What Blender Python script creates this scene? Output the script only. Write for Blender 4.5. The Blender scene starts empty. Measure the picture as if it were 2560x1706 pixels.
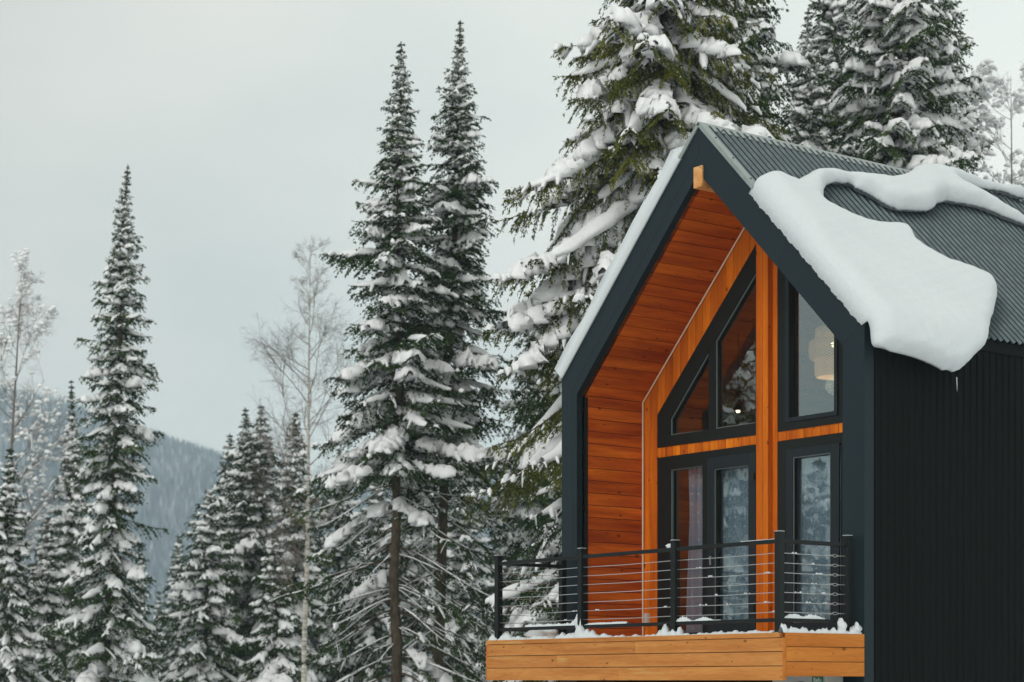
import bpy, math, random
import numpy as np
from math import radians, sin, cos, pi, sqrt, atan2

# ------------------------------------------------------------------ camera, world, sun
scene = bpy.context.scene
C = scene.collection
CAM = np.array([17.0866, -15.5109, -0.4924]); YAW = .9297
FWD = np.array([-sin(YAW), cos(YAW), 0.]); RGT = np.array([cos(YAW), sin(YAW), 0.])
cam_d = bpy.data.cameras.new("camera"); cam = bpy.data.objects.new("camera", cam_d); C.objects.link(cam)
cam.location = CAM; cam.rotation_euler = (pi/2, 0, YAW)
cam_d.sensor_width = 36; cam_d.lens = 68.27; cam_d.shift_y = .3309
cam_d.clip_end = 5000; cam_d.clip_start = .1
cam_d.dof.use_dof = True; cam_d.dof.focus_distance = 23.5; cam_d.dof.aperture_fstop = 1.8
scene.camera = cam
scene.cycles.volume_bounces = 2; scene.cycles.max_bounces = 10; scene.cycles.transparent_max_bounces = 16
scene.view_settings.view_transform = 'Standard'; scene.view_settings.look = 'None'
scene.view_settings.exposure = 0.0; scene.view_settings.gamma = 1.0

SUN_EL, SUN_AZ = 33, 163      # azimuth of the sun as compass angle from +Y clockwise
world = bpy.data.worlds.new("World"); scene.world = world; world.use_nodes = True
wt = world.node_tree; wt.nodes.clear()
def wn(t, **k):
    n = wt.nodes.new(t)
    for a, b in k.items(): setattr(n, a, b)
    return n
wo = wn('ShaderNodeOutputWorld'); sky = wn('ShaderNodeTexSky', sky_type='NISHITA', sun_disc=False)
sky.sun_elevation = radians(SUN_EL); sky.sun_rotation = radians(SUN_AZ)
b1 = wn('ShaderNodeBackground'); b1.inputs[1].default_value = .1
b2 = wn('ShaderNodeBackground'); b2.inputs[1].default_value = 1.0
mixw = wn('ShaderNodeMixShader'); mixw.inputs[0].default_value = .96
tcw = wn('ShaderNodeTexCoord'); mpw = wn('ShaderNodeMapping'); mpw.inputs['Scale'].default_value = (1, 1, 2.6)
nzw = wn('ShaderNodeTexNoise'); nzw.inputs['Scale'].default_value = 3.6; nzw.inputs['Detail'].default_value = 4; nzw.inputs['Roughness'].default_value = .45
rpw = wn('ShaderNodeValToRGB')
rpw.color_ramp.elements[0].position = .36; rpw.color_ramp.elements[0].color = (.665, .705, .66, 1)
rpw.color_ramp.elements[1].position = .68; rpw.color_ramp.elements[1].color = (.84, .83, .765, 1)
L = wt.links.new
L(tcw.outputs['Generated'], mpw.inputs[0]); L(mpw.outputs[0], nzw.inputs[0]); L(nzw.outputs[0], rpw.inputs[0])
L(rpw.outputs[0], b2.inputs[0]); L(sky.outputs[0], b1.inputs[0])
dtw = wn('ShaderNodeVectorMath', operation='DOT_PRODUCT'); dtw.inputs[1].default_value = tuple(RGT*.9 + np.array([0, 0, .25]))
L(tcw.outputs['Generated'], dtw.inputs[0])
mrw = wn('ShaderNodeMapRange'); mrw.inputs['From Min'].default_value = -.2; mrw.inputs['From Max'].default_value = .3; mrw.inputs['To Min'].default_value = .86; mrw.inputs['To Max'].default_value = 1.27
L(dtw.outputs['Value'], mrw.inputs[0]); L(mrw.outputs[0], b2.inputs[1])
L(b1.outputs[0], mixw.inputs[1]); L(b2.outputs[0], mixw.inputs[2]); L(mixw.outputs[0], wo.inputs[0])

sun_d = bpy.data.lights.new("sun", 'SUN'); sun_d.energy = 1.0; sun_d.angle = radians(25); sun_d.color = (1, .97, .92)
sun = bpy.data.objects.new("sun", sun_d); C.objects.link(sun)
# rotation so that -Z points from the sun to the scene
sun.rotation_euler = (radians(90 - SUN_EL), 0, -radians(SUN_AZ) + pi)

# ------------------------------------------------------------------ helpers
def tag(o, label=None, cat=None, group=None, kind=None):
    if label: o['label'] = label
    if cat: o['category'] = cat
    if group: o['group'] = group
    if kind: o['kind'] = kind
    return o
def empty(name, loc=(0, 0, 0), rz=0):
    o = bpy.data.objects.new(name, None); C.objects.link(o); o.location = loc; o.rotation_euler = (0, 0, rz)
    o.empty_display_size = .3
    return o

def npmesh(name, V, F, mat, parent=None, smooth=False, pid=None, corner_n=None):
    """V (n,3) array, F list of (m,k) int arrays (k may differ between arrays)"""
    me = bpy.data.meshes.new(name)
    if not isinstance(F, list): F = [F]
    F = [np.asarray(f, dtype=np.int32) for f in F if len(f)]
    V = np.asarray(V, dtype=np.float32)
    nl = sum(f.size for f in F); npoly = sum(len(f) for f in F)
    me.vertices.add(len(V)); me.vertices.foreach_set('co', V.ravel())
    me.loops.add(nl); me.loops.foreach_set('vertex_index', np.concatenate([f.ravel() for f in F]))
    me.polygons.add(npoly)
    tot = np.concatenate([np.full(len(f), f.shape[1], np.int32) for f in F])
    st = np.concatenate([[0], np.cumsum(tot)[:-1]]).astype(np.int32)
    me.polygons.foreach_set('loop_start', st)
    me.polygons.foreach_set('use_smooth', np.full(npoly, smooth, bool))
    if pid is not None:
        at = me.attributes.new('pid', 'FLOAT', 'FACE'); at.data.foreach_set('value', np.asarray(pid, np.float32))
    me.update(calc_edges=True); me.validate()
    if mat: me.materials.append(mat)
    o = bpy.data.objects.new(name, me); C.objects.link(o)
    if parent: o.parent = parent
    return o

class MB:
    def __init__(s): s.v = []; s.f = []; s.p = []
    def add(s, vs, fs, pid=0.):
        k = len(s.v); s.v += [tuple(map(float, v)) for v in vs]
        for f in fs: s.f.append(tuple(i + k for i in f)); s.p.append(pid)
    def box(s, a, b, pid=0.):
        x0, y0, z0 = a; x1, y1, z1 = b
        s.add([(x0,y0,z0),(x1,y0,z0),(x1,y1,z0),(x0,y1,z0),(x0,y0,z1),(x1,y0,z1),(x1,y1,z1),(x0,y1,z1)],
              [(0,3,2,1),(4,5,6,7),(0,1,5,4),(1,2,6,5),(2,3,7,6),(3,0,4,7)], pid)
    def prism(s, poly, y0, y1, pid=0., ax='y'):
        """poly in (x,z) (ax y), (y,z) (ax x) or (x,y) (ax z) extruded along the axis; poly counter-clockwise or not"""
        n = len(poly)
        def P(q, t): return {'y': (q[0], t, q[1]), 'x': (t, q[0], q[1]), 'z': (q[0], q[1], t)}[ax]
        s.add([P(q, y0) for q in poly] + [P(q, y1) for q in poly],
              [tuple(range(n)), tuple(range(2*n-1, n-1, -1))] + [(i, i+n, (i+1) % n + n, (i+1) % n) for i in range(n)], pid)
    def obox(s, c, ax, ay, az, pid=0.):
        """oriented box: centre, three half-axis vectors"""
        c, ax, ay, az = map(np.array, (c, ax, ay, az)); vs = []
        for k in (-1, 1):
            for j, i in ((-1,-1),(-1,1),(1,1),(1,-1)): vs.append(c + i*ax + j*ay + k*az)
        s.add(vs, [(0,3,2,1),(4,5,6,7),(0,1,5,4),(1,2,6,5),(2,3,7,6),(3,0,4,7)], pid)
    def tube(s, pts, r, n=8, cap=True, pid=0.):
        pts = [np.array(p, float) for p in pts]; k = len(s.v); rs = r if hasattr(r, '__len__') else [r]*len(pts)
        vs = []; up0 = None
        for i, p in enumerate(pts):
            t = pts[min(i+1, len(pts)-1)] - pts[max(i-1, 0)]; t /= np.linalg.norm(t) + 1e-9
            if up0 is None: up0 = np.array([0, 0, 1.]) if abs(t[2]) < .9 else np.array([1., 0, 0])
            a = np.cross(t, up0); a /= np.linalg.norm(a) + 1e-9; b = np.cross(a, t)
            for j in range(n): vs.append(p + rs[i]*(a*cos(2*pi*j/n) + b*sin(2*pi*j/n)))
        fs = [(i*n+j, i*n+(j+1) % n, (i+1)*n+(j+1) % n, (i+1)*n+j) for i in range(len(pts)-1) for j in range(n)]
        if cap: fs += [tuple(range(n-1, -1, -1)), tuple(range((len(pts)-1)*n, len(pts)*n))]
        s.add(vs, fs, pid)
    def lathe(s, prof, c=(0,0,0), n=24, pid=0., ax='z'):
        vs = []
        for r, z in prof:
            for j in range(n):
                a = 2*pi*j/n
                p = (r*cos(a), r*sin(a), z) if ax == 'z' else (r*cos(a), z, r*sin(a))
                vs.append((c[0]+p[0], c[1]+p[1], c[2]+p[2]))
        fs = [(i*n+j, i*n+(j+1) % n, (i+1)*n+(j+1) % n, (i+1)*n+j) for i in range(len(prof)-1) for j in range(n)]
        s.add(vs, fs, pid)
    def build(s, name, mat, parent=None, smooth=False, bevel=0):
        me = bpy.data.meshes.new(name); me.from_pydata(s.v, [], s.f); me.update()
        at = me.attributes.new('pid', 'FLOAT', 'FACE'); at.data.foreach_set('value', np.array(s.p, np.float32))
        if smooth: me.polygons.foreach_set('use_smooth', [True]*len(me.polygons))
        me.materials.append(mat)
        o = bpy.data.objects.new(name, me); C.objects.link(o)
        import bmesh
        bm = bmesh.new(); bm.from_mesh(me); bmesh.ops.recalc_face_normals(bm, faces=bm.faces); bm.to_mesh(me); bm.free()
        if parent: o.parent = parent
        if bevel:
            m = o.modifiers.new('bevel', 'BEVEL'); m.width = bevel; m.segments = 2; m.limit_method = 'ANGLE'
        return o

# ------------------------------------------------------------------ materials
def mat(name, col=(.5, .5, .5), rough=.6, metal=0., spec=.5):
    m = bpy.data.materials.new(name); m.use_nodes = True
    b = m.node_tree.nodes['Principled BSDF']
    b.inputs['Base Color'].default_value = (*col, 1); b.inputs['Roughness'].default_value = rough
    b.inputs['Metallic'].default_value = metal; b.inputs['Specular IOR Level'].default_value = spec
    return m
class N:
    def __init__(s, m): s.t = m.node_tree; s.b = s.t.nodes['Principled BSDF']
    def n(s, t, **k):
        x = s.t.nodes.new(t)
        for a, b in k.items():
            if a.startswith('i_'): x.inputs[a[2:].replace('_', ' ')].default_value = b
            else: setattr(x, a, b)
        return x
    def l(s, a, b): s.t.links.new(a, b)
    def ramp(s, fac, stops):
        r = s.n('ShaderNodeValToRGB'); e = r.color_ramp.elements
        while len(e) < len(stops): e.new(.5)
        for i, (p, c) in enumerate(stops): e[i].position = p; e[i].color = (*c, 1)
        s.l(fac, r.inputs[0]); return r.outputs[0]
    def math(s, op, a, b=None, clamp=False):
        x = s.n('ShaderNodeMath', operation=op, use_clamp=clamp)
        for i, v in enumerate((a, b)):
            if v is None: continue
            if isinstance(v, (int, float)): x.inputs[i].default_value = v
            else: s.l(v, x.inputs[i])
        return x.outputs[0]
    def mix(s, fac, a, b, mode='MIX'):
        x = s.n('ShaderNodeMix', data_type='RGBA', blend_type=mode)
        for i, v in ((0, fac), (6, a), (7, b)):
            if isinstance(v, (int, float)): x.inputs[i].default_value = v
            elif isinstance(v, tuple): x.inputs[i].default_value = (*v, 1)
            else: s.l(v, x.inputs[i])
        return x.outputs[2]
    def bump(s, h, st=.3, d=.01):
        x = s.n('ShaderNodeBump'); x.inputs['Strength'].default_value = st; x.inputs['Distance'].default_value = d
        s.l(h, x.inputs['Height']); s.l(x.outputs[0], s.b.inputs['Normal'])

def wood(name, axis, dark, mid, light, rough=.5, worn=None, knot=1., tintk=.85):
    """axis = grain direction 'x','y','z' in object space; colour differs from plank to plank (face attribute pid)"""
    m = mat(name, mid, rough+.1, spec=.12); g = N(m)
    tc = g.n('ShaderNodeTexCoord'); at = g.n('ShaderNodeAttribute', attribute_name='pid')
    off = g.n('ShaderNodeVectorMath', operation='SCALE'); cb = g.n('ShaderNodeCombineXYZ')
    for i in range(3): g.l(at.outputs['Fac'], cb.inputs[i])
    g.l(cb.outputs[0], off.inputs[0]); off.inputs['Scale'].default_value = 37.
    add = g.n('ShaderNodeVectorMath', operation='ADD'); g.l(tc.outputs['Object'], add.inputs[0]); g.l(off.outputs[0], add.inputs[1])
    st = {'x': (.08, 1, 1), 'y': (1, .08, 1), 'z': (1, 1, .08)}[axis]
    mp = g.n('ShaderNodeMapping'); mp.inputs['Scale'].default_value = tuple(v*1. for v in st); g.l(add.outputs[0], mp.inputs[0])
    warp = g.n('ShaderNodeTexNoise', i_Scale=9., i_Detail=2.); g.l(mp.outputs[0], warp.inputs[0])
    wv = g.n('ShaderNodeVectorMath', operation='SCALE'); wv.inputs['Scale'].default_value = .08; g.l(warp.outputs[1], wv.inputs[0])
    ad2 = g.n('ShaderNodeVectorMath', operation='ADD'); g.l(mp.outputs[0], ad2.inputs[0]); g.l(wv.outputs[0], ad2.inputs[1])
    fine = g.n('ShaderNodeTexNoise', i_Scale=70., i_Detail=3., i_Roughness=.6); g.l(ad2.outputs[0], fine.inputs[0])
    broad = g.n('ShaderNodeTexNoise', i_Scale=9., i_Detail=3.); g.l(ad2.outputs[0], broad.inputs[0])
    col = g.ramp(broad.outputs[0], [(.28, dark), (.5, mid), (.72, light)])
    streak = g.ramp(fine.outputs[0], [(.3, (.72, .66, .6)), (.55, (1, 1, 1)), (.8, (1.12, 1.1, 1.05))])
    col = g.mix(.6, col, streak, 'MULTIPLY')
    wn_ = g.n('ShaderNodeTexWhiteNoise', noise_dimensions='1D'); g.l(at.outputs['Fac'], wn_.inputs['W'])
    tint = g.ramp(wn_.outputs[0], [(0., (.72, .58, .55)), (.3, (.88, .82, .78)), (.6, (1., 1., 1.)), (1., (1.22, 1.3, 1.2))])
    col = g.mix(tintk, col, tint, 'MULTIPLY')
    # knots
    sp_ = g.n('ShaderNodeSeparateXYZ'); g.l(tc.outputs['Object'], sp_.inputs[0])
    gi = 'xyz'.index(axis); oth = [i for i in range(3) if i != gi]
    cu = g.n('ShaderNodeCombineXYZ'); g.l(g.math('MULTIPLY', sp_.outputs[gi], .6), cu.inputs[0])
    g.l(g.math('ADD', g.math('MULTIPLY', sp_.outputs[oth[0]], .8), sp_.outputs[oth[1]]), cu.inputs[1])
    vo = g.n('ShaderNodeTexVoronoi', voronoi_dimensions='2D', i_Scale=5., i_Randomness=1.); g.l(cu.outputs[0], vo.inputs[0])
    sc_ = g.n('ShaderNodeSeparateColor'); g.l(vo.outputs['Color'], sc_.inputs[0])
    kf = g.math('SUBTRACT', 1., g.math('MULTIPLY', vo.outputs['Distance'], g.math('ADD', g.math('MULTIPLY', sc_.outputs[0], 22.), 7. / knot)), True)
    kf = g.math('MULTIPLY', g.math('MULTIPLY', kf, 1.8, True), g.math('GREATER_THAN', sc_.outputs[1], .4))
    col = g.mix(g.math('MULTIPLY', kf, .75, True), col, tuple(c*.22 for c in dark))
    if worn:
        nw = g.n('ShaderNodeTexNoise', i_Scale=5., i_Detail=6., i_Roughness=.7); g.l(mp.outputs[0], nw.inputs[0])
        fw = g.ramp(nw.outputs[0], [(.58, (0, 0, 0)), (.66, (1, 1, 1))])
        col = g.mix(g.math('MULTIPLY', fw, .45), col, worn)
    g.l(col, g.b.inputs['Base Color']); g.bump(fine.outputs[0], .25, .002)
    return m

def painted(name, col, rough=.45, var=.25, metal=0., spec=.5, scale=6.):
    m = mat(name, col, rough, metal, spec); g = N(m)
    tc = g.n('ShaderNodeTexCoord')
    nz = g.n('ShaderNodeTexNoise', i_Scale=scale, i_Detail=5., i_Roughness=.6); g.l(tc.outputs['Object'], nz.inputs[0])
    c = g.ramp(nz.outputs[0], [(.3, tuple(v*(1-var) for v in col)), (.7, tuple(v*(1+var) for v in col))])
    g.l(c, g.b.inputs['Base Color'])
    r = g.math('ADD', g.math('MULTIPLY', nz.outputs[0], .25), rough-.12); g.l(r, g.b.inputs['Roughness'])
    g.bump(nz.outputs[0], .08, .01)
    return m

M = {}
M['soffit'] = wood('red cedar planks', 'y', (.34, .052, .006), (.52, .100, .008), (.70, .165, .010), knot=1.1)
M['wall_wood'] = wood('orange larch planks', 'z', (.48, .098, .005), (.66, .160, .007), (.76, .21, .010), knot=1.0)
M['beam_wood'] = wood('pale beam wood', 'y', (.55, .25, .08), (.68, .33, .12), (.75, .42, .18))
M['deck_wood'] = wood('weathered balcony boards', 'x', (.42, .155, .038), (.53, .215, .058), (.58, .26, .075), worn=(.66, .46, .17), rough=.65, tintk=.35)
M['deck_wood_side'] = wood('balcony side boards', 'y', (.43, .13, .022), (.54, .185, .030), (.60, .23, .042), rough=.6, tintk=.35)
M['fascia'] = painted('graphite folded metal', (.009, .019, .025), .5, .10, spec=.2, scale=2.)
M['cladding'] = painted('black corrugated cladding', (.0055, .008, .0075), .65, .12, spec=.06, scale=3.)
M['roof'] = painted('graphite corrugated roof', (.007, .015, .022), .5, .15, metal=.0, spec=.05, scale=5.)
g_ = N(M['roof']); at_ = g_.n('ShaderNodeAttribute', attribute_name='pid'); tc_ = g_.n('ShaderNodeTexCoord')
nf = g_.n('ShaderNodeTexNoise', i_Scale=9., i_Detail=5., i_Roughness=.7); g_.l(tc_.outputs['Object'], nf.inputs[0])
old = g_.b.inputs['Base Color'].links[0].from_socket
rib_sheen = g_.math('MULTIPLY', at_.outputs['Fac'], g_.math('ADD', g_.math('MULTIPLY', nf.outputs[0], 1.0), .25, True), True)
g_.l(g_.mix(rib_sheen, old, (.22, .27, .285)), g_.b.inputs['Base Color'])      # pale sky highlight painted into the colour of one side of each rib
M['flashing'] = painted('pale ridge flashing', (.26, .30, .29), .4, .12, metal=.2)
M['frame'] = painted('black window frame', (.008, .011, .010), .5, .1, spec=.2)
M['frame_blue'] = painted('blue black sash', (.010, .017, .022), .45, .1, spec=.25)
M['rail'] = painted('black railing paint', (.007, .010, .010), .45, .15, spec=.2)
M['cable'] = mat('steel cable', (.50, .52, .52), .35, .9)
M['seam'] = mat('dark joint', (.008, .01, .012), .8)
M['interior'] = painted('interior brown', (.10, .065, .045), .8, .2)
M['interior_dark'] = mat('interior dark', (.05, .045, .045), .85)
M['bark'] = None

def snow_mat(name, col=(.90, .91, .92), b=.35, sc=26., ds=.02):
    m = mat(name, col, .75, spec=.25); g = N(m)
    tc = g.n('ShaderNodeTexCoord')
    n1 = g.n('ShaderNodeTexNoise', i_Scale=sc, i_Detail=6., i_Roughness=.65); g.l(tc.outputs['Object'], n1.inputs[0])
    n2 = g.n('ShaderNodeTexNoise', i_Scale=sc*.12, i_Detail=3.); g.l(tc.outputs['Object'], n2.inputs[0])
    c = g.ramp(n1.outputs[0], [(.3, tuple(v*.95 for v in col)), (.7, col)]); g.l(c, g.b.inputs['Base Color'])
    g.bump(g.math('ADD', n1.outputs[0], g.math('MULTIPLY', n2.outputs[0], 2.)), b, ds)
    return m
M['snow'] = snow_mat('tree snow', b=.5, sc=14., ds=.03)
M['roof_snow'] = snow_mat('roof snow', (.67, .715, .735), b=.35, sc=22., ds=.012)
def foliage(name, a, b, c):
    m = mat(name, b, .65, spec=.25); g = N(m)
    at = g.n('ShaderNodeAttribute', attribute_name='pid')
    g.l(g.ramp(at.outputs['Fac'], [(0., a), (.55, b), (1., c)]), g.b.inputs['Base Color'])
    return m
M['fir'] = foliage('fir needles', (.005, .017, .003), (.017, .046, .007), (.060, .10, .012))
M['spruce'] = foliage('spruce needles', (.012, .024, .003), (.052, .070, .007), (.17, .165, .018))
M['far_fir'] = foliage('distant fir needles', (.010, .025, .010), (.022, .050, .016), (.055, .085, .024))
def barkm(name, a, b, sc=(6, 6, 1.2)):
    m = mat(name, a, .9, spec=.15); g = N(m); tc = g.n('ShaderNodeTexCoord')
    mp = g.n('ShaderNodeMapping'); mp.inputs['Scale'].default_value = sc; g.l(tc.outputs['Object'], mp.inputs[0])
    nz = g.n('ShaderNodeTexNoise', i_Scale=4., i_Detail=7., i_Roughness=.7); g.l(mp.outputs[0], nz.inputs[0])
    g.l(g.ramp(nz.outputs[0], [(.35, a), (.65, b)]), g.b.inputs['Base Color']); g.bump(nz.outputs[0], .6, .03)
    return m
M['bark'] = barkm('fir bark', (.040, .032, .022), (.13, .10, .07))
M['birch'] = barkm('birch bark', (.16, .14, .12), (.80, .76, .68), (1.2, 1.2, 7))
M['twig'] = barkm('bare twigs', (.13, .11, .10), (.26, .22, .19))

def glass(name, refl=.3, tint=(.80, .86, .86)):
    m = bpy.data.materials.new(name); m.use_nodes = True; t = m.node_tree; t.nodes.clear()
    o = t.nodes.new('ShaderNodeOutputMaterial'); mx = t.nodes.new('ShaderNodeMixShader')
    tr = t.nodes.new('ShaderNodeBsdfTransparent'); tr.inputs[0].default_value = (*tint, 1)
    gl = t.nodes.new('ShaderNodeBsdfGlossy'); gl.inputs['Roughness'].default_value = .015; gl.inputs[0].default_value = (.88, .95, .95, 1)
    fr = t.nodes.new('ShaderNodeLayerWeight'); fr.inputs[0].default_value = .5; sq = t.nodes.new('ShaderNodeMath'); sq.operation = 'POWER'; sq.inputs[1].default_value = 2.; t.links.new(fr.outputs['Facing'], sq.inputs[0])
    mt = t.nodes.new('ShaderNodeMath'); mt.operation = 'MULTIPLY_ADD'; mt.inputs[1].default_value = .62; mt.inputs[2].default_value = refl
    t.links.new(sq.outputs[0], mt.inputs[0]); t.links.new(mt.outputs[0], mx.inputs[0])
    t.links.new(tr.outputs[0], mx.inputs[1]); t.links.new(gl.outputs[0], mx.inputs[2]); t.links.new(mx.outputs[0], o.inputs[0])
    tcn = t.nodes.new('ShaderNodeTexCoord'); nz = t.nodes.new('ShaderNodeTexNoise'); nz.inputs['Scale'].default_value = 2.2
    bp = t.nodes.new('ShaderNodeBump'); bp.inputs['Strength'].default_value = .12; bp.inputs['Distance'].default_value = .02
    t.links.new(tcn.outputs['Object'], nz.inputs[0]); t.links.new(nz.outputs[0], bp.inputs['Height']); t.links.new(bp.outputs[0], gl.inputs['Normal'])
    return m
M['glass'] = glass('window glass', .12)

# ------------------------------------------------------------------ setting: ground, hill
W, EZ, H = 2.625, 3.375, 6.05            # half width, eave height, ridge height (0 = balcony top)
SL = (H-EZ)/W; ALP = math.atan(SL); SE = sqrt(W*W + (H-EZ)**2)
GZ = -2.6
def fr(D, lat, z): 
    p = CAM + D*FWD + lat*RGT
    return (p[0], p[1], z)

rng = np.random.default_rng(7)
g = N(gm := snow_mat('ground snow', (.84, .86, .875), b=.4, sc=3., ds=.06))
n = 121; xs = np.concatenate([np.linspace(-1, 1, n)])
gx = np.sign(xs)*np.abs(xs)**2.4*4200; X_, Y_ = np.meshgrid(gx - 8, gx + 4, indexing='ij')
Z_ = GZ + .12*np.sin(X_*.35)*np.cos(Y_*.29) + .06*np.sin(X_*1.1+Y_*.8)
Z_ = np.where(np.hypot(X_, Y_) > 300, GZ-.3, Z_)
idx = np.arange(n*n).reshape(n, n)
F_ = np.stack([idx[:-1, :-1], idx[1:, :-1], idx[1:, 1:], idx[:-1, 1:]], -1).reshape(-1, 4)
ground = npmesh('ground', np.stack([X_, Y_, Z_], -1).reshape(-1, 3), F_, gm, smooth=True)
tag(ground, 'snow covered ground under the cabin and the trees', 'ground', kind='structure')

RID = [(-520, 150), (-293.3, 121.5), (-243.9, 114.9), (-210.9, 109.1), (-186.2, 105.6), (-150.8, 92.6), (-121.9, 82.7), (-79.1, 70.0), (-46.1, 74.3), (-14.8, 82.6), (19.8, 76.0), (85.7, 57.2), (217.5, 48.9), (420, 60)]
def hillz(D, lat): return GZ + 2*(hill1(D/2, lat/2)-GZ)
def hill1(D, lat):
    """lateral given at D = 800"""
    r_ = np.interp(lat/D*800, [a for a, _ in RID], [b for _, b in RID])
    u = np.clip((D-330)/(800-330), 0, 1)
    back = np.clip((D-800)/400, 0, 1)
    return GZ - .6 + (r_+2.6)*(u*u*(3-2*u))*(D/800.)**.0*(1-.8*back) + 2.5*np.sin(lat*.06+D*.02)*u*(1-u)*4*.6
Dg = np.linspace(600, 2400, 70); Tg = np.linspace(-600, 480, 150)
DD, TT = np.meshgrid(Dg, Tg, indexing='ij'); LT = TT/800*DD
ZZ = hillz(DD, LT)
P = CAM[None, None, :]*np.array([1, 1, 0]) + DD[..., None]*FWD + LT[..., None]*RGT; P[..., 2] = ZZ
ii = np.arange(70*150).reshape(70, 150)
F_ = np.stack([ii[:-1, :-1], ii[:-1, 1:], ii[1:, 1:], ii[1:, :-1]], -1).reshape(-1, 4)
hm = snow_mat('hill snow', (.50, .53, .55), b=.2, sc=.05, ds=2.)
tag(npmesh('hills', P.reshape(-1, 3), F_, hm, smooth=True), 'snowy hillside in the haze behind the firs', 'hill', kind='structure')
# far-off leafless wood on the hillside: thin upright crowns
nt = 62000
Dt = rng.uniform(760, 1660, nt); Lt = rng.uniform(-330, 180, nt)/800*Dt
zt = hillz(Dt, Lt); hh = rng.uniform(7, 17, nt); ww = rng.uniform(.7, 2.8, nt)
base = CAM[None, :]*np.array([1, 1, 0]) + Dt[:, None]*FWD + Lt[:, None]*RGT; base[:, 2] = zt - 1
az = rng.uniform(0, 2*pi, nt)
VV = []
for k in range(3):
    a = az + k*2*pi/3
    q = base.copy(); q[:, 0] += ww*np.cos(a); q[:, 1] += ww*np.sin(a); q[:, 2] += hh*.35; VV.append(q)
tp = base.copy(); tp[:, 2] += hh; VV += [tp, base]
VV = np.stack(VV, 1).reshape(-1, 3); b0 = np.arange(nt)[:, None]*5
F_ = np.concatenate([b0+np.array([[0, 1, 3]]), b0+np.array([[1, 2, 3]]), b0+np.array([[2, 0, 3]]), b0+np.array([[1, 0, 4]]), b0+np.array([[2, 1, 4]]), b0+np.array([[0, 2, 4]])])
pidt = np.tile(rng.random(nt)**2., 6)
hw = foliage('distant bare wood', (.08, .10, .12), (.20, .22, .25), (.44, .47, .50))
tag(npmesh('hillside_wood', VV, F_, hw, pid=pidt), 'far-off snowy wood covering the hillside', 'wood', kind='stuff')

# ------------------------------------------------------------------ trees
def nrm(a): return a/(np.linalg.norm(a, axis=-1, keepdims=True)+1e-9)
UP = np.array([0, 0, 1.])

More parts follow.
